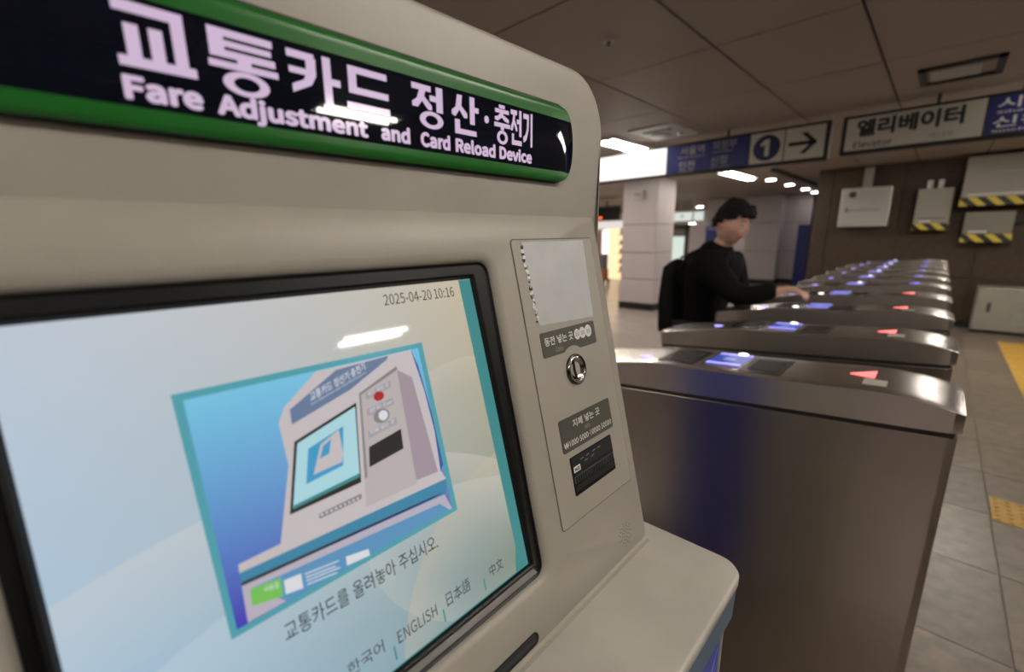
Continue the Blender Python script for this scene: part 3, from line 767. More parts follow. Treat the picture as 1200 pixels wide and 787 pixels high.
# the picture on the glass
def screen_quad(name, u0, u1, v0, v1, w, mat, par, nx=1, ny=1):
    b = MB(); bm = b.bm
    g = [[bm.verts.new(scrm(u0 + (u1 - u0) * i / nx, v0 + (v1 - v0) * j / ny, w)) for i in range(nx + 1)] for j in range(ny + 1)]
    fs = [bm.faces.new((g[j][i], g[j + 1][i], g[j + 1][i + 1], g[j][i + 1])) for j in range(ny) for i in range(nx)]
    uvl = bm.loops.layers.uv.new('UVMap')
    idx = {g[j][i]: (i / nx, 1 - j / ny) for j in range(ny + 1) for i in range(nx + 1)}
    for f in fs:
        for l in f.loops: l[uvl].uv = idx[l.vert]
    return b.build(name, mat, par)
bgm = corner_gradient('display_background', s2l((190, 201, 214)), s2l((200, 186, 160)), s2l((152, 192, 217)), s2l((126, 138, 124)), .96,  # lower right corner darkened: dimming with viewing angle put into the colours
    arcs=((.35, -.55, 1.12, .30, s2l((222, 214, 206)), .20), (.55, -.9, 1.30, .22, s2l((215, 226, 232)), .25), (1.05, -.1, .52, .38, s2l((196, 184, 158)), .16), (.9, .35, .40, .18, s2l((222, 212, 192)), .1)))
glass = screen_quad('display_glass', *SC, 0, bgm, display, 8, 8)
def ipoly(name, key, w, mat, par=None): return poly(name, PIC[key] if isinstance(key, str) else key, scrm, w, mat, par or display)
G = lambda n, c, s=.86: glow(n, s2l(c), s, .08)
g_teal = G('display_teal', (84, 164, 178)); g_teal_d = G('display_teal_dark', (66, 140, 142))
ipoly('teal_strip', [(.399, .0870), (.4205, .0870), (.4205, .5225), (.3945, .5225), (.396, .512), (.4029, .4863)], .0002, g_teal_d)
ipoly('teal_line', [(SC[0], .5208), (SC[1], .5208), (SC[1], .5225), (SC[0], .5225)], .0002, g_teal_d)
ipoly('picture_border', 'outer', .0002, g_teal)
pm = corner_gradient('picture_sky', s2l((120, 196, 226)), s2l((120, 190, 224)), s2l((70, 60, 178)), s2l((110, 110, 180)), .95)
i0, i1 = .0605, .3105
screen_quad('picture_sky', i0, i1, .169, .385, .0004, pm, display)
g_body = G('pictured_body', (205, 196, 198)); g_side = G('pictured_side', (168, 152, 162)); g_edge = G('pictured_blue_edge', (62, 92, 158))
g_head = G('pictured_header', (108, 128, 160)); g_dark = G('pictured_dark', (44, 40, 40)); g_scr = G('pictured_screen', (178, 222, 232)); g_b2 = G('pictured_blue', (70, 160, 206))
g_band = G('pictured_band', (66, 138, 172)); g_low = G('pictured_lower', (190, 182, 196)); g_info = G('pictured_info', (96, 152, 196)); g_green = G('pictured_green', (122, 200, 92))
g_white = G('pictured_white', (226, 228, 234)); g_red = G('pictured_red', (176, 44, 50)); g_slab = G('pictured_panel', (192, 182, 182)); g_gr = G('pictured_grey', (142, 136, 138)); g_lbl = G('pictured_label', (170, 164, 168))
w = .0006
for nm, key, mt in (('machine_lower', 'lower', g_low), ('machine_info', 'info', g_info), ('machine_body', 'body', g_body), ('machine_blue_edge', 'blueR', g_edge), ('machine_side', 'side', g_side), ('machine_ledge', 'ledge', g_body),
        ('machine_band', 'band', g_band), ('machine_dark_line', 'dark', g_dark), ('green_label', 'green', g_green), ('white_label', 'wl1', g_white), ('white_label', 'wl2', g_white),  # dark line under the blue band is part of the drawing
        ('machine_header', 'header', g_head), ('machine_screen_frame', 'frame', g_dark), ('machine_screen', 'scr2', g_scr), ('machine_screen_edge', 'scr2teal', g_teal_d), ('machine_picture', 'pic2', g_b2),
        ('tiny_machine', 'mini', g_body), ('tiny_screen', 'miniscr', g_b2), ('machine_panel', 'slab', g_slab), ('machine_panel_edge', 'slabedge', g_gr), ('panel_label', 'lab1', g_lbl), ('panel_label', 'lab2', g_lbl),
        ('panel_label', 'lab3', g_lbl), ('machine_slot', 'slot', g_dark), ('machine_strip', 'strip', g_gr)):
    pts = [(min(max(u, i0), i1), min(max(v, .169), .385)) for u, v in PIC[key]]
    ipoly(nm, pts, w, mt); w += .00012
def disc(name, u, v, ru, rv, w, mat, par=None, mapper=None, n=20):
    return poly(name, [(u + ru * cos(2 * pi * i / n), v + rv * sin(2 * pi * i / n)) for i in range(n)], mapper or scrm, w, mat, par or display)
disc('red_button', *PIC['btn'][0], .0068, .0056, w, g_red)
disc('coin_slot', *PIC['coin'][0], .0105, .0085, w, g_gr); disc('coin_slot_centre', PIC['coin'][0][0] + .002, PIC['coin'][0][1], .006, .006, w + .0001, g_white)
def skewtext(name, s, p0, p1, h, w, mat, bold=0):
    """text along the line p0 -> p1 (baseline), height h measured upwards"""
    vs, fs = text_geo(s, bold)
    b = MB(); pts = []
    for x, y in vs: pts.append(b.bm.verts.new(scrm(p0[0] + (p1[0] - p0[0]) * x, p0[1] + (p1[1] - p0[1]) * x - h * y, w)))
    for f in fs:
        try: b.bm.faces.new([pts[i] for i in f])
        except ValueError: pass
    return b.build(name, mat, display)
skewtext('header_text', '교통카드 정산기·충전기', (.1660, .2000), (.2330, .1805), .0095, w, g_white, .01)
skewtext('header_text', 'Fare Adjustment and Card Reload Device', (.1655, .2045), (.2330, .1850), .003, w, g_white)
skewtext('label_text', '사용중', (.087, .3650), (.100, .3672), .006, w, g_white)
for key, s_ in (('lab1', '카드 대는 곳'), ('lab2', '동전 넣는 곳 ooo'), ('lab3', '지폐 넣는 곳')):
    q_ = PIC[key]; skewtext('panel_text', s_, (q_[3][0] + .003, q_[3][1] - .003), (q_[2][0] - .003, q_[2][1] - .002), .0052, w, g_white)
for q in range(9):
    a0 = .151 + .005 * q; ipoly('strip_mark', [(a0, .3172), (a0 + .002, .3171), (a0 + .002, .3192), (a0, .3193)], w, g_white)
for q in range(4): ipoly('info_line', [(.124, .3668 + .0036 * q), (.158 - .004 * (q % 2), .3716 + .0036 * q), (.158 - .004 * (q % 2), .3728 + .0036 * q), (.124, .3680 + .0036 * q)], w, g_white)
g_txt = glow('display_text_black', (.006, .006, .006), 1.0, .1); g_txt2 = glow('display_text_grey', s2l((52, 56, 58)), 1.0, .1)
text('date_text', '2025-04-20 10:16', scrm, .2765, .3865, .0955, .1090, .0006, g_txt, display, -.003)
text('prompt_text', '교통카드를 올려놓아 주십시오.', scrm, .0960, .2790, .4035, .4225, .0006, g_txt, display, .002)
text('language_text', '한국어', scrm, .1440, .1860, .4800, .4950, .0006, g_txt2, display)
text('language_text', 'ENGLISH', scrm, .2035, .2585, .4840, .4985, .0006, g_txt2, display)
text('language_text', '日本語', scrm, .2740, .3130, .4805, .4985, .0006, g_txt2, display)
text('language_text', '中文', scrm, .3480, .3735, .4855, .5020, .0006, g_txt2, display)
for u in (.196, .266, .335): ipoly('divider', [(u, .497), (u + .0022, .497), (u + .0022, .513), (u, .513)], .0005, g_teal_d)

# header sign: bulging glossy panel with rounded ends
SU0, SU1, SV0, SV1 = -.150, .660, -.179, -.0605
def bulge(u, v, w=0.0):
    vv = (v - (SV0 + SV1) / 2) / ((SV1 - SV0) / 2)
    uu = max((u - (SU1 - .06)) / .06, ((SU0 + .06) - u) / .06, 0)
    return headm(u, v, w + .0040 + .0022 * vv + .0045 * max(0.0, 1 - abs(vv) ** 26) * max(0.0, 1 - min(1, uu) ** 3))
def half_len(v):
    vv = abs((v - (SV0 + SV1) / 2) / ((SV1 - SV0) / 2))
    return .044 * (1 - (max(0.0, 1 - vv ** 2.3)) ** .5)
def sign_patch(name, v0, v1, w, mat, par, nv=10, nu=60):
    b = MB(); bm = b.bm; g = []
    for j in range(nv + 1):
        v = v0 + (v1 - v0) * j / nv; e_ = half_len(v)
        row = []
        for i in range(nu + 1):
            t = .5 - .5 * cos(pi * i / nu)
            row.append(bm.verts.new(bulge(SU0 + e_ + (SU1 - SU0 - 2 * e_) * t, v, w)))
        g.append(row)
    for j in range(nv):
        for i in range(nu): bm.faces.new((g[j][i], g[j + 1][i], g[j + 1][i + 1], g[j][i + 1]))
    return b.build(name, mat, par, smooth=True)
sg = sign_patch('header_sign', SV0, SV1, 0, M['sign_navy'], kiosk, 24)
rim = MB()
def sign_outline(grow):
    pts = []
    for j in range(25):
        v = SV0 + (SV1 - SV0) * j / 24; pts.append((SU1 - half_len(v) + grow, SV0 - grow + (SV1 - SV0 + 2 * grow) * j / 24))
    for j in range(25):
        v = SV1 + (SV0 - SV1) * j / 24; pts.append((SU0 + half_len(v) - grow, SV1 + grow + (SV0 - SV1 - 2 * grow) * j / 24))
    return pts
rim.prism([headm(u, v, .0018) for u, v in sign_outline(.0022)], [headm(u, v, -.001) for u, v in sign_outline(.0022)])
rim.build('sign_rim', M['black_matt'], sg)
sign_patch('green_band', SV0 + .0005, SV0 + .0215, .0005, M['sign_green'], sg, 6)
sign_patch('green_band', SV1 - .0165, SV1 - .0004, .0005, M['sign_green'], sg, 6)
def header_word(s, u0, u1, v0, v1, bold): text('lettering', s, bulge, u0, u1, v0, v1, .0007, M['sign_letter'], sg, bold)
# header lettering: heavy condensed Korean glyphs drawn stroke by stroke in a unit box (x right, y down)
def strokes(name, shapes, u0, u1, v0, v1, mat, par):
    b = MB(); bm = b.bm
    for sh in shapes:
        t = bmesh.new()
        if sh[0] == 'r':
            _, x0, y0, x1, y1 = sh; t.faces.new([t.verts.new((x, y, 0)) for x, y in ((x0, y0), (x1, y0), (x1, y1), (x0, y1))])
        elif sh[0] == 'p':
            vs = [t.verts.new((x, y, 0)) for x, y in sh[1]]
            bmesh.ops.triangle_fill(t, use_beauty=True, edges=[t.edges.new((vs[i], vs[(i + 1) % len(vs)])) for i in range(len(vs))])
        else:
            _, cx, cy, rx, ry, tx, ty = sh; n = 32
            a = [t.verts.new((cx + rx * cos(2 * pi * i / n), cy + ry * sin(2 * pi * i / n), 0)) for i in range(n)]
            if tx:
                c = [t.verts.new((cx + (rx - tx) * cos(2 * pi * i / n), cy + (ry - ty) * sin(2 * pi * i / n), 0)) for i in range(n)]
                for i in range(n): t.faces.new((a[i], c[i], c[(i + 1) % n], a[(i + 1) % n]))
            else: t.faces.new(a)
        for k in range(1, 12):
            bmesh.ops.bisect_plane(t, geom=t.verts[:] + t.edges[:] + t.faces[:], plane_co=(0, k / 12, 0), plane_no=(0, 1, 0))
        for v in t.verts: v.co = bulge(u0 + (u1 - u0) * v.co.x, v0 + (v1 - v0) * v.co.y, .0008)
        b.add(t)
    return b.build(name, mat, par)
GL = {
 'gyo': [('r', .02, 0, .88, .17), ('r', .72, .0, .90, .86), ('r', 0, .84, 1, 1), ('r', .12, .34, .30, .9), ('r', .42, .34, .60, .9)],
 'tong': [('r', .03, 0, .95, .12), ('r', .03, 0, .24, .45), ('r', .03, .175, .92, .275), ('r', .03, .33, .97, .45), ('r', .40, .40, .60, .60), ('r', 0, .51, 1, .62), ('o', .5, .83, .34, .20, .15, .085)],
 'ka': [('r', .0, .02, .50, .16), ('p', [(.34, .1), (.53, .1), (.52, .42), (.42, .62), (.06, .82), (.06, .66), (.28, .54), (.34, .40)]), ('r', .02, .33, .44, .45), ('r', .66, 0, .82, 1), ('r', .80, .40, 1, .54)],
 'deu': [('r', .06, 0, .96, .15), ('r', .06, 0, .24, .60), ('r', .06, .45, .98, .60), ('r', 0, .80, 1, .97)],
 'jeong': [('r', 0, .02, .56, .15), ('p', [(.22, .14), (.40, .14), (.34, .32), (.16, .54), (0, .54), (0, .44), (.14, .34)]), ('p', [(.34, .26), (.58, .46), (.58, .56), (.46, .56), (.28, .38)]), ('r', .72, 0, .92, .58), ('r', .52, .22, .78, .35), ('o', .56, .79, .36, .20, .17, .09)],
 'san': [('p', [(.20, .02), (.38, .02), (.34, .30), (.12, .56), (0, .52), (0, .42), (.14, .32)]), ('p', [(.30, .24), (.56, .44), (.56, .55), (.44, .56), (.26, .36)]), ('r', .66, 0, .84, .68), ('r', .82, .24, 1, .37), ('r', .10, .62, .28, .97), ('r', .10, .84, .90, .97)],
 'dot': [('o', .5, .5, .5, .5, 0, 0)],
 'chung': [('r', .30, 0, .66, .09), ('r', .06, .11, .92, .21), ('p', [(.38, .20), (.60, .20), (.48, .32), (.20, .42), (.04, .40), (.04, .32), (.24, .29)]), ('p', [(.50, .24), (.70, .28), (.92, .34), (.92, .43), (.66, .40), (.46, .31)]), ('r', 0, .46, 1, .57), ('r', .40, .5, .60, .64), ('o', .5, .83, .34, .18, .16, .08)],
 'jeon': [('r', 0, .02, .56, .15), ('p', [(.22, .14), (.40, .14), (.34, .34), (.16, .60), (0, .60), (0, .50), (.14, .36)]), ('p', [(.34, .28), (.58, .50), (.58, .60), (.46, .60), (.28, .40)]), ('r', .76, 0, .96, .74), ('r', .54, .26, .80, .39), ('r', .10, .68, .28, 1), ('r', .10, .86, .98, 1)],
 'gi': [('r', .02, .04, .60, .19), ('p', [(.42, .1), (.62, .1), (.58, .50), (.36, .80), (.06, .90), (.0, .74), (.26, .64), (.40, .46)]), ('r', .80, 0, 1, 1)],
}
HT, HB = -.153, -.1065
for k, u0, u1, t0, t1 in (('gyo', .0625, .1135, 0, 0), ('tong', .1235, .1800, .001, .005), ('ka', .1895, .2420, .001, .002), ('deu', .2480, .2995, .002, 0),
        ('jeong', .3305, .3800, 0, .003), ('san', .3905, .4370, 0, .003), ('dot', .4475, .4560, .018, -.019), ('chung', .4665, .4985, -.001, .004), ('jeon', .5000, .5240, 0, .002), ('gi', .5270, .5480, 0, .001)):
    strokes(k, GL[k], u0, u1, HT + t0, HB + t1, M['sign_letter'], sg)
for s_, u0, u1 in (('Fare', .0620, .1150), ('Adjustment', .1250, .2700), ('and', .2860, .3250), ('Card', .3400, .3860), ('Reload', .3950, .4680), ('Device', .4760, .5470)):
    vt = -.1000; vb = -.0815
    if s_ == 'Adjustment': vb = -.0765
    text('lettering', s_, bulge, u0, u1, vt, vb, .0007, M['sign_letter'], sg, .036)

# control panel insert outline (thin recessed gap)
def outline_gap(name, u0, u1, v0, v1, r, wd, mapper, w, mat, par):
    b = MB()
    a = [b.bm.verts.new(mapper(u, v, w)) for u, v in rrect(u0, u1, v0, v1, r)]; c = [b.bm.verts.new(mapper(u, v, w)) for u, v in rrect(u0 + wd, u1 - wd, v0 + wd, v1 - wd, max(r - wd, .001))]
    for i in range(len(a)): b.bm.faces.new((a[i], a[(i + 1) % len(a)], c[(i + 1) % len(a)], c[i]))
    return b.build(name, mat, par)
insert = slab_prism('service_panel', rrect(.502, .721, .036, .513, .006), slabm, -.001, .0012, M['cream'], kiosk)
outline_gap('panel_gap', .5002, .7228, .0342, .5148, .007, .0017, slabm, .0004, M['cream_line'], insert)
# brownish glue marks left of and above the tape
# torn foil tape
tp = []
random.seed(11)
N_ = 26
for i in range(N_ + 1): tp.append((.525 + .170 * i / N_, .0395 + random.uniform(-.0004, .0006)))
for i in range(1, 12): tp.append((.695 - .009 * i / 12 + random.uniform(-.0006, .0006), .0395 + .143 * i / 12))
for i in range(N_ + 1): tp.append((.686 - .153 * i / N_, .1825 - .006 * i / N_ + random.uniform(-.0008, .0008)))
for i in range(1, 40):
    tp.append((.533 - .008 * i / 40 + random.choice([-.0032, -.0015, 0, .002, .003]) * (1 if i > 3 else .3), .1765 - .137 * i / 40))
tape = slab_prism('foil_tape', tp, slabm, .0012, .0018, M['tape'], kiosk)
for i in range(34):
    v = .170 - .125 * i / 34 + random.uniform(-.002, .002); u = .5322 - .008 * (.1765 - v) / .137 + random.uniform(-.0035, .001)
    s_ = random.uniform(.0014, .0042)
    pts = [(u + s_ * random.uniform(.5, 1.3) * cos(a), v + s_ * random.uniform(.5, 1.3) * sin(a)) for a in [2 * pi * q / 6 for q in range(6)]]
    b_ = slab_prism('torn_edge', pts, slabm, .0011 if i % 3 else .001, .0024, M['foil_white'] if i % 3 else M['print_dark'], tape)

# coin label with an arch cut for the slot, coin slot
lab = rrect(.529, .6835, .1895, .2315, .004)
archc = (.6075, .262); ra = .0385
pts = []
top = rrect(.529, .6835, .1895, .2315, .004)
# clockwise: right side, then lower edge with the arch, then the left side
pts += top[0:7] + top[7:14]
a_end = math.asin(min(1, (.2315 - archc[1]) / -ra)) if True else 0
xo = math.sqrt(ra * ra - (archc[1] - .2315) ** 2)
for i in range(13):
    a = math.atan2(.2315 - archc[1], xo) + (math.atan2(.2315 - archc[1], -xo) - math.atan2(.2315 - archc[1], xo)) * i / 12
    pts.append((archc[0] + ra * cos(a), archc[1] + ra * sin(a)))
pts += top[14:]
clabel = slab_prism('coin_label', pts, slabm, .0012, .0020, M['label'], kiosk)
text('label_text', '동전 넣는 곳', slabm, .5370, .6150, .1985, .2130, .0023, M['print_white'], clabel, .03)
text('label_text', 'Coins', slabm, .5620, .5830, .2175, .2260, .0023, M['print_grey'], clabel, .0)
for k, (u, t_, r_) in enumerate(((.6275, '10', .0088), (.6435, '100', .0095), (.6615, '500', .0105))):
    c_ = disc('coin_mark', u, .2065 - .0004 * k, r_, r_ + .0008, .0023 + .0001 * k, M['print_white'], clabel, slabm)
    text('coin_text', t_, slabm, u - .0055, u + .0055, .2025, .2100, .0026 + .0001 * k, M['print_grey'], clabel, .02)
def ring(name, c, r0, r1, w0, w1, mat, par, mapper, n=32):
    b = MB(); bm = b.bm
    prof = [(r0, w0), (r0, w1), ((r0 + r1) / 2, w1 + .0016), (r1, w1), (r1, w0)]
    rows = [[bm.verts.new(mapper(c[0] + r * cos(2 * pi * i / n), c[1] + r * sin(2 * pi * i / n), w)) for i in range(n)] for r, w in prof]
    for a, d in zip(rows, rows[1:]):
        for i in range(n): bm.faces.new((a[i], a[(i + 1) % n], d[(i + 1) % n], d[i]))
    return b.build(name, mat, par, smooth=True)
cc = (.6075, .2660)
cs = ring('coin_slot', cc, .0275, .0225, .0008, .0040, M['chrome_dark'], kiosk, slabm)
ring('inner_ring', cc, .0232, .0195, .0008, .0040, M['chrome'], cs, slabm)
b = MB(); bm = b.bm; n = 32
rows = []
for r, w_ in ((.0198, .0034), (.015, -.0002), (.009, -.0022), (.003, -.003)):
    rows.append([bm.verts.new(slabm(cc[0] + r * cos(2 * pi * i / n), cc[1] + r * sin(2 * pi * i / n), w_ + .002)) for i in range(n)])
for a, d in zip(rows, rows[1:]):
    for i in range(n): bm.faces.new((a[i], a[(i + 1) % n], d[(i + 1) % n], d[i]))
bm.faces.new(rows[-1]); b.build('slot_dish', M['chrome'], cs, smooth=True)
slab_prism('slot_opening', [(cc[0] - .0055, cc[1] - .0185), (cc[0] - .003, cc[1] - .0185), (cc[0] - .004, cc[1]), (cc[0] - .001, cc[1] + .0185), (cc[0] - .0035, cc[1] + .0185), (cc[0] - .0070, cc[1])], slabm, .000, .0042, M['black'], cs)
# bill label and slot
bl = slab_prism('bill_label', rrect(.5355, .6895, .3395, .3960, .004), slabm, .0012, .0020, M['label'], kiosk)
text('label_text', '지폐 넣는 곳', slabm, .5720, .6540, .3470, .3610, .0023, M['print_white'], bl, .03)
text('label_text', 'Bills', slabm, .6040, .6190, .3655, .3730, .0023, M['print_grey'], bl, .0)
text('label_text', '₩1000·5000·10000·50000', slabm, .5400, .6850, .3785, .3890, .0023, M['print_white'], bl, .01)
bs = slab_prism('bill_slot', rrect(.548, .676, .407, .474, .003), slabm, .0006, .0016, M['black'], kiosk)
slab_prism('upper_flap', rrect(.552, .672, .409, .435, .002), slabm, .0016, .0024, M['slot_dark'], bs)
slab_prism('mouth', [(.551, .437), (.673, .437), (.673, .4405), (.551, .4405)], slabm, .0014, .0018, M['black_matt'], bs)
gr = slab_prism('ribbed_lip', [(.551, .441), (.673, .441), (.673, .453), (.551, .453)], slabm, .0016, .0036, M['slot_grey'], bs)
for i in range(18): slab_prism('rib', [(.554 + .0066 * i, .4415), (.5572 + .0066 * i, .4415), (.5572 + .0066 * i, .4525), (.554 + .0066 * i, .4525)], slabm, .0036, .0048, M['slot_dark'], gr)
slab_prism('lower_lip', [(.551, .456), (.673, .456), (.673, .4665), (.551, .4665)], slabm, .0016, .0030, M['slot_dark'], bs)
for (u, v) in ((.575, .4175), (.592, .4170), (.586, .4240), (.606, .4235), (.612, .4165), (.628, .4160)):
    poly('print_dash', [(u, v), (u + .010, v - .001), (u + .010, v + .0004), (u, v + .0014)], slabm, .0026, M['print_grey'], bs)
st = slab_prism('sticker', [(.5535, .4245), (.572, .4245), (.572, .4345), (.5535, .4345)], slabm, .0024, .0027, M['print_white'], bs)
text('sticker_text', 'm.E', slabm, .556, .569, .4265, .4325, .0029, M['print_dark'], st, .04)
# speaker holes: rings of small dark dots
b = MB(); sc_ = (.6710, .6030)
for ring_i, (rr, nn) in enumerate(((.005, 5), (.0105, 9), (.016, 13), (.0215, 11))):
    for i in range(nn):
        a = 2 * pi * i / nn + ring_i * .2
        u, v = sc_[0] + rr * cos(a), sc_[1] + rr * sin(a)
        vs = [b.bm.verts.new(slabm(u + .0012 * cos(2 * pi * q / 6), v + .0012 * sin(2 * pi * q / 6), .0006)) for q in range(6)]
        b.bm.faces.new(vs)
tag(b.build('speaker_holes', M['print_dark'], kiosk), kind='stuff')
# card slot near the ledge
cslot = slab_prism('card_slot', rrect(.12, .409, .6180, .6365, .009), slabm, .0004, .0014, M['black'], kiosk)
slab_prism('slot_bar', rrect(.125, .404, .6225, .6320, .0045), slabm, .0014, .0020, M['slot_dark'], cslot)
slab_prism('slot_bar', rrect(.125, .402, .6200, .6210, .0005), slabm, .0014, .0020, M['slot_grey'], cslot)

# ledge: broad shelf with rounded front corners, cream rim, blue-grey band, lower body with a poster
LZ = -.6015
def ledge_outline(x0, x1, y0, y1, r, n=8):
    pts = []
    for cx, cy, a0 in ((x1 - r, y0 + r, -90),):
        for i in range(n + 1):
            a = radians(a0 + 90 * i / n); pts.append((cx + r * cos(a), cy + r * sin(a)))
    pts += [(x1 - .009, y1), (x0 + .009, y1)]
    for i in range(n + 1):
        a = radians(180 + 90 * i / n); pts.append((x0 + r + r * cos(a), y0 + r + r * sin(a)))
    return pts
def stack(name, levels, mat, par):
    b = MB(); bm = b.bm; prev = None; first = None
    for (x0, x1, y0, y1, r, z) in levels:
        cur = [bm.verts.new(kp(x, y, z)) for x, y in ledge_outline(x0, x1, y0, y1, r)]
        if prev:
            for i in range(len(cur)): bm.faces.new((prev[i], prev[(i + 1) % len(cur)], cur[(i + 1) % len(cur)], cur[i]))
        else: bm.faces.new(cur)
        prev = cur
    bm.faces.new(prev[::-1])
    o = b.build(name, mat, par); auto_smooth(o, 50); return o
XL, XR, YF, YB = -.245, .797, .1765, .56
stack('ledge', [(XL + .006, XR - .006, YF + .006, YB, .038, LZ), (XL + .002, XR - .002, YF + .002, YB, .041, LZ - .0015), (XL, XR, YF, YB, .043, LZ - .005), (XL, XR, YF, YB, .043, LZ - .019), (XL + .002, XR - .002, YF + .002, YB, .041, LZ - .021)], M['ledge'], kiosk)
stack('blue_band', [(XL + .002, XR - .002, YF + .002, YB, .041, LZ - .021), (XL + .004, XR - .004, YF + .004, YB, .04, LZ - .088)], M['blue_grey'], kiosk)
lb = stack('lower_body', [(XL + .05, XR - .053, YF + .010, .50, .006, LZ - .088), (XL + .05, XR - .053, YF + .010, .50, .006, -CAM_H / K + .003)], M['cream'], kiosk)
# fillet strip where the sloping panel meets the ledge
b = MB()
yj_ = .495 - .2288 * .62
b.prism([kp(SL, .354, LZ - .001), kp(SL, .3400, LZ + .0006), kp(SL, .3460, LZ + .002), kp(SL, .3515, LZ + .010)], [kp(SR, .354, LZ - .001), kp(SR, .3400, LZ + .0006), kp(SR, .3460, LZ + .002), kp(SR, .3515, LZ + .010)])
b.build('ledge_fillet', M['cream'], kiosk)
def frontm(u, v, w=0.0): return kp(u, YF + .0095 - w, v)
ps = slab_prism('poster', [(.10, -.700), (.715, -.700), (.715, -1.30), (.10, -1.30)], frontm, 0, .0015, M['poster_blue'], kiosk)
for q in range(9):
    slab_prism('poster_stripe', [(.700 - .012 * q, -.715 - .02 * q), (.703 - .012 * q, -.715 - .02 * q), (.663 - .012 * q, -.80 - .02 * q), (.660 - .012 * q, -.80 - .02 * q)], frontm, .0015, .002, M['poster_light'], ps)

# rear half of the kiosk: a blue shell (mirrored as a blue stripe in the steel of the nearest gate)
b = MB(); zb_ = -CAM_H / K + .004
q0 = kp(KL + .01, .66, zb_); q1 = kp(KR + .004, 1.14, .20)
b.box(q0.x, q1.x, q0.y, q1.y, q0.z, q1.z, .006)
b.build('rear_shell', M['side_blue'], kiosk)
b = MB(); q0 = kp(KL + .006, .53, zb_); q1 = kp(KR - .004, .662, .262); b.box(q0.x, q1.x, q0.y, q1.y, q0.z, q1.z, .004)
b.build('middle_shell', M['cream'], kiosk)
# ================================================================== TICKET GATES
GX = [1.54, 2.36, 3.22, 4.06, 4.90, 5.74, 6.58, 7.42, 8.26, 9.10]
GW = .290           # body width
S = .775             # gates and figure are shrunk by this factor about the camera point
CAM_SCALE = Matrix.Translation((0, 0, CAM_H * (1 - S))) @ Matrix.Scale(S, 4)
ZF = CAM_H * (1 - 1 / S)   # floor level before the scaling about the camera
GY0, GY1 = -.103, 1.09
def groove_z(y): return CAM_H - .518 - .0835 * (y + .1)
TOPT = [(-.107, -.4600), (-.085, -.4520), (-.05, -.4440), (0, -.4375), (.06, -.4345), (.12, -.4380), (.27, -.4500), (.42, -.4610), (.55, -.4680), (.70, -.4760), (.77, -.4830), (.85, -.4980), (.92, -.5110), (1.0, -.5240), (1.095, -.5400)]
X0, X1 = -.006, GW + .006   # lid sides
def top_z(x, y):
    c = (x - (X0 + X1) / 2) / ((X1 - X0) / 2)
    return CAM_H + interp(TOPT, y) + .003 * (1 - c ** 4) - .0005
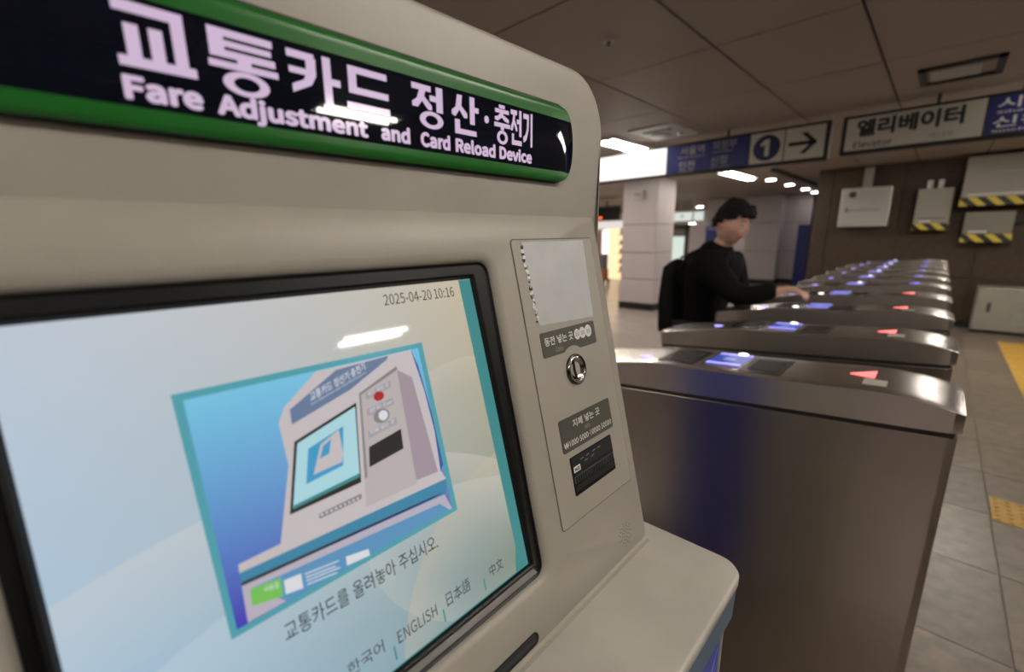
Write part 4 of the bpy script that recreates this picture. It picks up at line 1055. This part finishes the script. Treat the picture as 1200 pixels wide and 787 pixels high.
def make_gate():
    g = empty('ticket_gate', (0, 0, 0), 'x', 'ticket gate', 'row of ticket gates')
    org0 = (0, 0, 0)
    # body with chamfered upright corners and sloping top
    b = MB(); ch = .018
    pl = [(0, GY0 + ch), (ch, GY0), (GW - ch, GY0), (GW, GY0 + ch), (GW, GY1 - ch), (GW - ch, GY1), (ch, GY1), (0, GY1 - ch)]
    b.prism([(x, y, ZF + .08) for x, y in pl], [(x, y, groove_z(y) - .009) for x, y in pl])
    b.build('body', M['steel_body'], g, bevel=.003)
    b = MB(); b.box(.02, GW - .02, GY0 + .03, GY1 - .03, ZF, ZF + .08); b.build('plinth', M['groove'], g)
    b = MB(); q = [(.004, GY0 + .008), (GW - .004, GY0 + .008), (GW - .004, GY1 - .008), (.004, GY1 - .008)]
    b.prism([(x, y, groove_z(y) - .010) for x, y in q], [(x, y, groove_z(y) + .004) for x, y in q])
    b.build('groove', M['groove'], g)
    # lid
    b = MB(); bm = b.bm; ys = []
    y = GY0 - .006
    ys = [GY0 - .006 + (GY1 + .012 - GY0) * (i / 60) for i in range(61)]
    nx = 10; rings = []
    for y in ys:
        dn = min(y - ys[0], ys[-1] - y); ins = .020 * max(0, 1 - dn / .022) if dn < .022 else 0
        xa, xb = X0 + ins, X1 - ins
        drop = .004 * max(0, 1 - dn / .012)
        row = [(xa + .006, y, groove_z(y) + .002), (xa, y, groove_z(y) + .006)]
        zt_a = top_z(X0, y) - drop
        row += [(xa, y, zt_a - .002), (xa + .001, y, zt_a - .0003)]
        for i in range(nx + 1):
            x = xa + .003 + (xb - xa - .006) * i / nx
            row.append((x, y, top_z(x, y) - drop))
        row += [(xb - .001, y, zt_a - .0003), (xb, y, zt_a - .002), (xb, y, groove_z(y) + .006), (xb - .006, y, groove_z(y) + .002)]
        rings.append([bm.verts.new(Vector(p)) for p in row])
    for a, c in zip(rings, rings[1:]):
        n = len(a)
        for i in range(n): bm.faces.new((a[i], a[(i + 1) % n], c[(i + 1) % n], c[i]))
    bm.faces.new(rings[0]); bm.faces.new(rings[-1][::-1])
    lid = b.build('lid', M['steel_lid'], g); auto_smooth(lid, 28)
    # things let into the lid
    def patch(name, x0, x1, y0, y1, off, mat, par, nx=4, ny=6, skew=0):
        b = MB(); bm = b.bm
        gtop = [[bm.verts.new(Vector((x0 + (x1 - x0) * i / nx, y0 + (y1 - y0) * j / ny, top_z(x0 + (x1 - x0) * i / nx, y0 + (y1 - y0) * j / ny) + off))) for i in range(nx + 1)] for j in range(ny + 1)]
        for j in range(ny):
            for i in range(nx): bm.faces.new((gtop[j][i], gtop[j][i + 1], gtop[j + 1][i + 1], gtop[j + 1][i]))
        r = bmesh.ops.extrude_face_region(bm, geom=bm.faces[:])
        bmesh.ops.translate(bm, verts=[v for v in r['geom'] if isinstance(v, bmesh.types.BMVert)], vec=(0, 0, -.002))
        return b.build(name, mat, par)
    patch('rear_display', .035, .245, .595, .735, .0016, M['steel_dark'], g)
    patch('rear_display_glass', .060, .220, .615, .715, .0026, M['groove'], g)
    patch('front_display', .035, .245, .315, .445, .0016, M['steel_dark'], g)
    patch('front_display_glass', .070, .215, .335, .425, .0026, M['groove'], g)
    rd = patch('card_reader', .080, .262, .452, .572, .0020, M['reader_blue'], g)
    patch('light_bar', .084, .104, .455, .570, .0042, M['bar_violet'], rd)
    patch('light_bar', .236, .256, .455, .570, .0042, M['bar_violet'], rd)
    patch('card_icon', .150, .190, .492, .532, .0032, M['icon_blue'], rd)
    patch('print_strip', .045, .105, .055, .110, .0014, M['print_faint'], g, 2, 3)
    # arrow light
    b = MB(); bm = b.bm
    pts = [(.160, .150), (.120, .100), (.200, .085)]
    pts = [(.150, .158), (.128, .092), (.215, .082)]
    vs = [bm.verts.new(Vector((x, y, top_z(x, y) + .0022))) for x, y in [(.155, .150), (.125, .088), (.213, .088)]]
    vb = [bm.verts.new(v.co - Vector((0, 0, .0025))) for v in vs]
    bm.faces.new(vs); bm.faces.new(vb[::-1])
    for i in range(3): bm.faces.new((vs[i], vb[i], vb[(i + 1) % 3], vs[(i + 1) % 3]))
    b.build('arrow_light', M['arrow_red'], g)
    b = MB(); b.ball((.085, .80, top_z(.085, .80)), .022, .028, .004); b.build('violet_lamp', M['lamp_violet'], g, smooth=True)
    b = MB(); b.ball((.262, .492, top_z(.262, .492) + .003), .018, .018, .007); b.build('white_lamp', M['glint_white'], g, smooth=True)  # glowing bead stands in for a ceiling light mirrored in the lid
    return g
gate0 = make_gate()
gl = ['nearest steel ticket gate, its whole long side in view beside the kiosk',
      'second ticket gate from the camera, its left end in front of the backpack',
      'third ticket gate from the camera, right under the reaching hand',
      'fourth ticket gate from the camera, just behind the reaching hand',
      'fifth ticket gate, first one with a blue arrow light',
      'sixth ticket gate from the camera, in the far half of the row',
      'seventh ticket gate from the camera, in the far half of the row',
      'eighth ticket gate from the camera, in the far half of the row',
      'second last ticket gate of the row, near the brown stone wall',
      'farthest ticket gate of the row, beside the brown stone wall']
for i, x in enumerate(GX):
    g = gate0 if i == 0 else copy_tree(gate0)
    g.location = (S * x, 0, 0); g['label'] = gl[i]
    if i >= 4:
        for ch in g.children:
            if ch.name.startswith('arrow_light'):
                ch.data = ch.data.copy(); ch.data.materials[0] = M['arrow_blue']
    for ch in list(g.children):
        if ch.name.startswith('white_lamp') and i not in (0,): ch.location = ((-.15, .10, -.006) if i in (2, 3) else (0, 0, 0))
        if ch.name.startswith('violet_lamp') and i == 0: pass

# ================================================================== PERSON
def skin_mesh(nodes, edges, sub=2, root=0):
    me = bpy.data.meshes.new('skel'); me.from_pydata([n[:3] for n in nodes], edges, [])
    o = bpy.data.objects.new('skel', me); COL.objects.link(o)
    sk = o.modifiers.new('skin', 'SKIN'); sk.use_smooth_shade = True
    for i, n in enumerate(nodes):
        r = n[3]; me.skin_vertices[0].data[i].radius = (r, n[4] if len(n) > 4 else r)
    me.skin_vertices[0].data[root].use_root = True
    s = o.modifiers.new('sub', 'SUBSURF'); s.levels = sub; s.render_levels = sub
    bpy.context.view_layer.update(); dg = bpy.context.evaluated_depsgraph_get()
    out = bpy.data.meshes.new_from_object(o.evaluated_get(dg))
    bpy.data.objects.remove(o)
    return out
def remesh(meshes, voxel, name, smooth=2):
    bm = bmesh.new()
    for m in meshes: bm.from_mesh(m)
    me = bpy.data.meshes.new('j'); bm.to_mesh(me); bm.free()
    o = bpy.data.objects.new('j', me); COL.objects.link(o)
    r = o.modifiers.new('r', 'REMESH'); r.mode = 'VOXEL'; r.voxel_size = voxel
    s = o.modifiers.new('s', 'SMOOTH'); s.factor = .5; s.iterations = smooth
    bpy.context.view_layer.update(); dg = bpy.context.evaluated_depsgraph_get()
    out = bpy.data.meshes.new_from_object(o.evaluated_get(dg)); out.name = name
    bpy.data.objects.remove(o)
    for p in out.polygons: p.use_smooth = True
    return out
PX, PY = 3.52, 1.27       # pelvis above the floor
HC = Vector((3.44, 1.11, 1.590))     # head centre
hyaw = radians(-78 - 12)             # faces -Y, turned a little to the camera side
R_head = Matrix.Rotation(radians(-16), 3, 'Z') @ Matrix.Rotation(radians(14), 3, 'X')
# local head axes: x = his left, -y = forward, z = up
def head_mesh():
    bm = bmesh.new(); bmesh.ops.create_uvsphere(bm, u_segments=40, v_segments=28, radius=1)
    def g(p, c, s): return math.exp(-((p - Vector(c)).length / s) ** 2)
    for v in bm.verts:
        p = v.co.copy(); n = p.normalized()
        x, y, z = n.x * .096, n.y * .120, n.z * .148
        if n.z < 0:
            t = -n.z; x *= 1 - .30 * t ** 1.5
            if n.y > 0: y *= 1 - .35 * t
            else: y *= 1 + .02 * t
        d = 0.0
        d += .022 * g(n, (0, -1, -.12), .16) + .012 * g(n, (0, -.98, .08), .12)     # nose
        d -= .010 * (g(n, (.36, -.9, .08), .17) + g(n, (-.36, -.9, .08), .17))       # eye sockets
        d += .006 * (g(n, (.34, -.9, .27), .18) + g(n, (-.34, -.9, .27), .18))       # brow
        d += .007 * g(n, (0, -.9, -.46), .18)                                        # mouth
        d -= .004 * g(n, (0, -.85, -.62), .10)
        d += .012 * g(n, (0, -.62, -.86), .25)                                       # chin
        d += .006 * (g(n, (.6, -.75, -.2), .25) + g(n, (-.6, -.75, -.2), .25))       # cheeks
        v.co = Vector((x, y, z)) + n * d
    for sx in (-1, 1):
        e_ = bmesh.new(); bmesh.ops.create_uvsphere(e_, u_segments=16, v_segments=10, radius=1)
        for v in e_.verts: v.co = Vector((sx * (.094 + v.co.x * .010 + abs(v.co.y) * .004), .008 + v.co.y * .019, -.004 + v.co.z * .032 - .2 * v.co.y * .02))
        m_ = bpy.data.meshes.new('ear'); e_.to_mesh(m_); e_.free(); bm.from_mesh(m_)
    for v in bm.verts: v.co = R_head @ v.co + HC
    me = bpy.data.meshes.new('head'); bm.to_mesh(me); bm.free(); return me
def hand_nodes(wr, d, up, side, curl=.35, thumb=1):
    """five separate fingers rooted in the palm; d forward, up = back of hand, side = thumb side"""
    N = []; E = []
    d = d.normalized(); up = up.normalized(); side = side.normalized()
    def add(p, r, r2=None): N.append((p.x, p.y, p.z, r, r2 or r)); return len(N) - 1
    w0 = add(wr - d * .03, .024); w = add(wr, .024); E.append((w0, w))
    pm = add(wr + d * .045, .030, .022); E.append((w, pm))
    k = add(wr + d * .075, .030, .018); E.append((pm, k))
    return N, E, w0, (d, up, side)
def finger(base, d, up, L, r, curl):
    N = []; E = []; p = base; a = curl * .5
    for i, f in enumerate((0, .45, .32, .23)):
        if i: 
            dd = d * cos(a) - up * sin(a); p = p + dd * L * f; a += curl
        N.append((p.x, p.y, p.z, r * (1 - .12 * i)))
        if i: E.append((i - 1, i))
    return N, E
def hand_meshes(wr, d, up, side, curl, spread=.10):
    out = []
    N, E, _, _ = hand_nodes(wr, d, up, side); out.append(skin_mesh(N, E, 2, 1))
    d = d.normalized(); up = up.normalized(); side = side.normalized()
    for k, (off, L, r) in enumerate(((.030, .072, .0098), (.010, .080, .0100), (-.010, .074, .0096), (-.029, .058, .0088))):
        dd = (d + side * (.10 * (1.5 - k)) * 1.0).normalized()
        n_, e_ = finger(wr + d * .066 + side * off, dd, up, L, r, curl * (1 + .12 * k)); out.append(skin_mesh(n_, e_, 2, 0))
    n_, e_ = finger(wr + d * .028 + side * .020, (d * .65 + side * .75 - up * .25).normalized(), up, .066, .0112, .25); out.append(skin_mesh(n_, e_, 2, 0))
    return out
V3 = Vector
# joints
neck = V3((3.48, 1.18, 1.43)); chest = V3((3.53, 1.27, 1.20)); waist = V3((3.55, 1.31, .96)); pelvis = V3((3.55, 1.31, .78))
shR = V3((3.30, 1.19, 1.29)); elR = V3((3.235, .965, 1.085)); wrR = V3((3.315, .685, 1.158))
shL = V3((3.79, 1.19, 1.30)); elL = V3((3.88, 1.12, .96)); wrL = V3((3.84, .90, .84))
hipR = V3((3.44, 1.31, .74)); knR = V3((3.42, 1.30, .17)); anR = V3((3.42, 1.38, ZF + .10))
hipL = V3((3.68, 1.31, .74)); knL = V3((3.72, 1.12, .17)); anL = V3((3.72, 1.10, ZF + .10))
def n(p, r, r2=None): return (p.x, p.y, p.z, r) if r2 is None else (p.x, p.y, p.z, r, r2)
mid = (hipR + hipL) / 2
bn = [n(pelvis, .15, .12), n(waist, .145, .12), n(chest, .17, .13), n(neck, .066), n(HC - V3((-.0, -.02, .07)), .066),
      n(shR, .055), n(elR, .042), n(wrR, .027), n(shL, .055), n(elL, .042), n(wrL, .027),
      n(hipR, .085), n(knR, .055), n(anR, .038), n(anR + V3((0, -.16, -.045)), .03), n(hipL, .085), n(knL, .055), n(anL, .038), n(anL + V3((0, -.15, -.07)), .03)]
be = [(0, 1), (1, 2), (2, 3), (3, 4), (2, 5), (5, 6), (6, 7), (2, 8), (8, 9), (9, 10), (0, 11), (11, 12), (12, 13), (13, 14), (0, 15), (15, 16), (16, 17), (17, 18)]
dR = V3((.06, -.98, -.22)); parts = [skin_mesh(bn, be, 2, 0), head_mesh()]
parts += hand_meshes(wrR + V3((0, -.01, 0)), dR, V3((-.25, -.1, .95)), V3((.98, .05, .2)), .62)
parts += hand_meshes(wrL, V3((-.05, -.75, -.6)), V3((.9, -.1, .2)), V3((-.1, -.5, .8)), .5)
bodym = remesh(parts, .0075, 'person')
person = bpy.data.objects.new('person', bodym); COL.objects.link(person); bodym.materials.append(M['skin'])
person.location = (0, 0, 0)
porg = V3((PX, PY, ZF))
bodym.transform(Matrix.Translation(-(CAM_SCALE @ porg)) @ CAM_SCALE); person.location = CAM_SCALE @ porg
tag(person, 'person in a black jacket reaching a hand out over the ticket gates', 'person')
def wear(me, name, mat, par=person, smooth=True, org=porg):
    me.transform(Matrix.Translation(-(CAM_SCALE @ org)) @ CAM_SCALE); me.materials.clear(); me.materials.append(mat)
    o = bpy.data.objects.new(name, me); COL.objects.link(o)
    if par is not None: o.parent = par
    else: o.location = CAM_SCALE @ org
    for p in me.polygons: p.use_smooth = True
    return o
jn = [n(V3((3.55, 1.30, .70)), .21, .15), n(waist + V3((0, -.01, 0)), .205, .15), n(chest + V3((0, -.03, -.02)), .24, .20), n(V3((3.52, 1.245, 1.315)), .20, .17), n(neck + V3((.0, .025, -.01)), .125, .118), n(neck + V3((.0, .018, .045)), .098, .092),
      n(shR, .115), n((shR + elR) / 2, .098), n(elR, .085), n((elR + wrR) / 2, .070), n(wrR + V3((0, .045, 0)), .054),
      n(shL, .115), n((shL + elL) / 2, .098), n(elL, .085), n((elL + wrL) / 2, .054), n(wrL + (elL - wrL).normalized() * .03, .043)]
je = [(0, 1), (1, 2), (2, 3), (3, 4), (4, 5), (2, 6), (6, 7), (7, 8), (8, 9), (9, 10), (2, 11), (11, 12), (12, 13), (13, 14), (14, 15)]
jk = wear(remesh([skin_mesh(jn, je, 2, 0)], .012, 'jacket', 3), 'jacket', M['jacket'])
tn = [n(V3((3.55, 1.31, .78)), .17, .14), n(hipR, .115), n(knR, .085), n(anR + V3((0, 0, .04)), .062), n(hipL, .115), n(knL, .085), n(anL + V3((0, 0, .04)), .062)]
wear(remesh([skin_mesh(tn, [(0, 1), (1, 2), (2, 3), (0, 4), (4, 5), (5, 6)], 2, 0)], .014, 'trousers', 3), 'trousers', M['trousers'])
for an, tip in ((anR, V3((0, -.22, -.062))), (anL, V3((0, -.22, -.062)))):
    sn = [n(an + V3((0, .055, -.045)), .055, .050), n(an + V3((0, -.06, -.05)), .058, .048), n(an + tip, .044, .034)]
    wear(skin_mesh(sn, [(0, 1), (1, 2)], 2, 0), 'shoe', M['shoe'])
# hair: a cap over skull with a side-swept fringe
bm = bmesh.new(); bmesh.ops.create_uvsphere(bm, u_segments=48, v_segments=32, radius=1)
dele = []
for v in bm.verts:
    q = v.co.normalized()
    lim = (.26 + .05 * sin(q.x * 14)) if q.y < -.55 else (.10 if q.y < .0 else (-.05 if q.y < .35 else -.24))
    if q.y < -.15 and q.y > -.55 : lim = .16
    if q.z < lim: dele.append(v); continue
    wob = .006 * sin(q.x * 17 + q.y * 11) + .005 * sin(q.z * 23 + q.x * 9) + .004 * sin(q.y * 37 + q.z * 19)
    p = Vector((q.x * .110, q.y * .134, q.z * .176)) + q * wob
    if q.y < -.3 and q.z < .75: p.y -= .024; p.z += .016
    v.co = R_head @ p + HC
bmesh.ops.delete(bm, geom=dele, context='VERTS')
ret = bmesh.ops.extrude_face_region(bm, geom=bm.faces[:])
for v in ret['geom']:
    if isinstance(v, bmesh.types.BMVert): v.co = HC + (v.co - HC) * .90
bmesh.ops.recalc_face_normals(bm, faces=bm.faces)
me = bpy.data.meshes.new('hair'); bm.to_mesh(me); bm.free(); wear(me, 'hair', M['hair'])
hm = lambda x, y, z: R_head @ V3((x, y, z)) + HC
for sx in (-1, 1):
    b = MB(); b.ball(hm(sx * .036, -.097, .012), .0145, .0145, .009); b.build('eye', M['eye'], person, smooth=True)
    b = MB(); b.ball(hm(sx * .036, -.109, .012), .007, .004, .006); b.build('iris', M['black'], person, smooth=True)
    b = MB(); b.cyl(hm(sx * .018, -.115, .038), hm(sx * .055, -.104, .039), .0045, .003, 8); b.build('eyebrow', M['hair'], person, smooth=True)
b = MB(); b.ball(hm(0, -.106, -.068), .028, .012, .0065); b.build('lips', M['lip'], person, smooth=True)

# backpack on his back
bp_org = V3((3.54, 1.535, .70))
bm = bmesh.new(); bmesh.ops.create_cube(bm, size=1)
bmesh.ops.subdivide_edges(bm, edges=bm.edges[:], cuts=5, use_grid_fill=True)
for v in bm.verts:
    p = v.co * 2
    q = Vector((p.x, p.y, p.z)); l = max(abs(p.x), abs(p.y), abs(p.z)); s_ = p.normalized() * l
    q = p * .55 + s_ * .52
    bul = (1 - .28 * max(0, p.z)) if p.y > 0 else 1
    v.co = Vector((q.x * .19, q.y * .066 * bul, q.z * .30)) + bp_org + V3((0, 0, .31))
me = bpy.data.meshes.new('backpack'); bm.to_mesh(me); bm.free()
bp = wear(me, 'backpack', M['pack'], None, True, bp_org)
tag(bp, 'black backpack on the back of the man at the gates', 'backpack')
b = MB(); b.box(3.44, 3.64, 1.59, 1.62, .80, 1.02, .02, 3); b.build('front_pocket', M['pack'], bp)
hn = [n(V3((3.49, 1.475, 1.30)), .008), n(V3((3.49, 1.485, 1.345)), .008), n(V3((3.55, 1.485, 1.345)), .008), n(V3((3.55, 1.475, 1.30)), .008)]
wear(skin_mesh(hn, [(0, 1), (1, 2), (2, 3)], 1, 0), 'carry_loop', M['pack'], bp, True, bp_org)
for sx in (3.42, 3.66):
    sn = [n(V3((sx, 1.46, 1.25)), .010, .020), n(V3((sx, 1.40, 1.36)), .010, .020), n(V3((sx, 1.25, 1.43)), .010, .020), n(V3((sx, 1.10, 1.34)), .010, .020), n(V3((sx, 1.06, 1.12)), .010, .020)]
    wear(skin_mesh(sn, [(0, 1), (1, 2), (2, 3), (3, 4)], 1, 0), 'shoulder_strap', M['pack'], bp, True, bp_org)
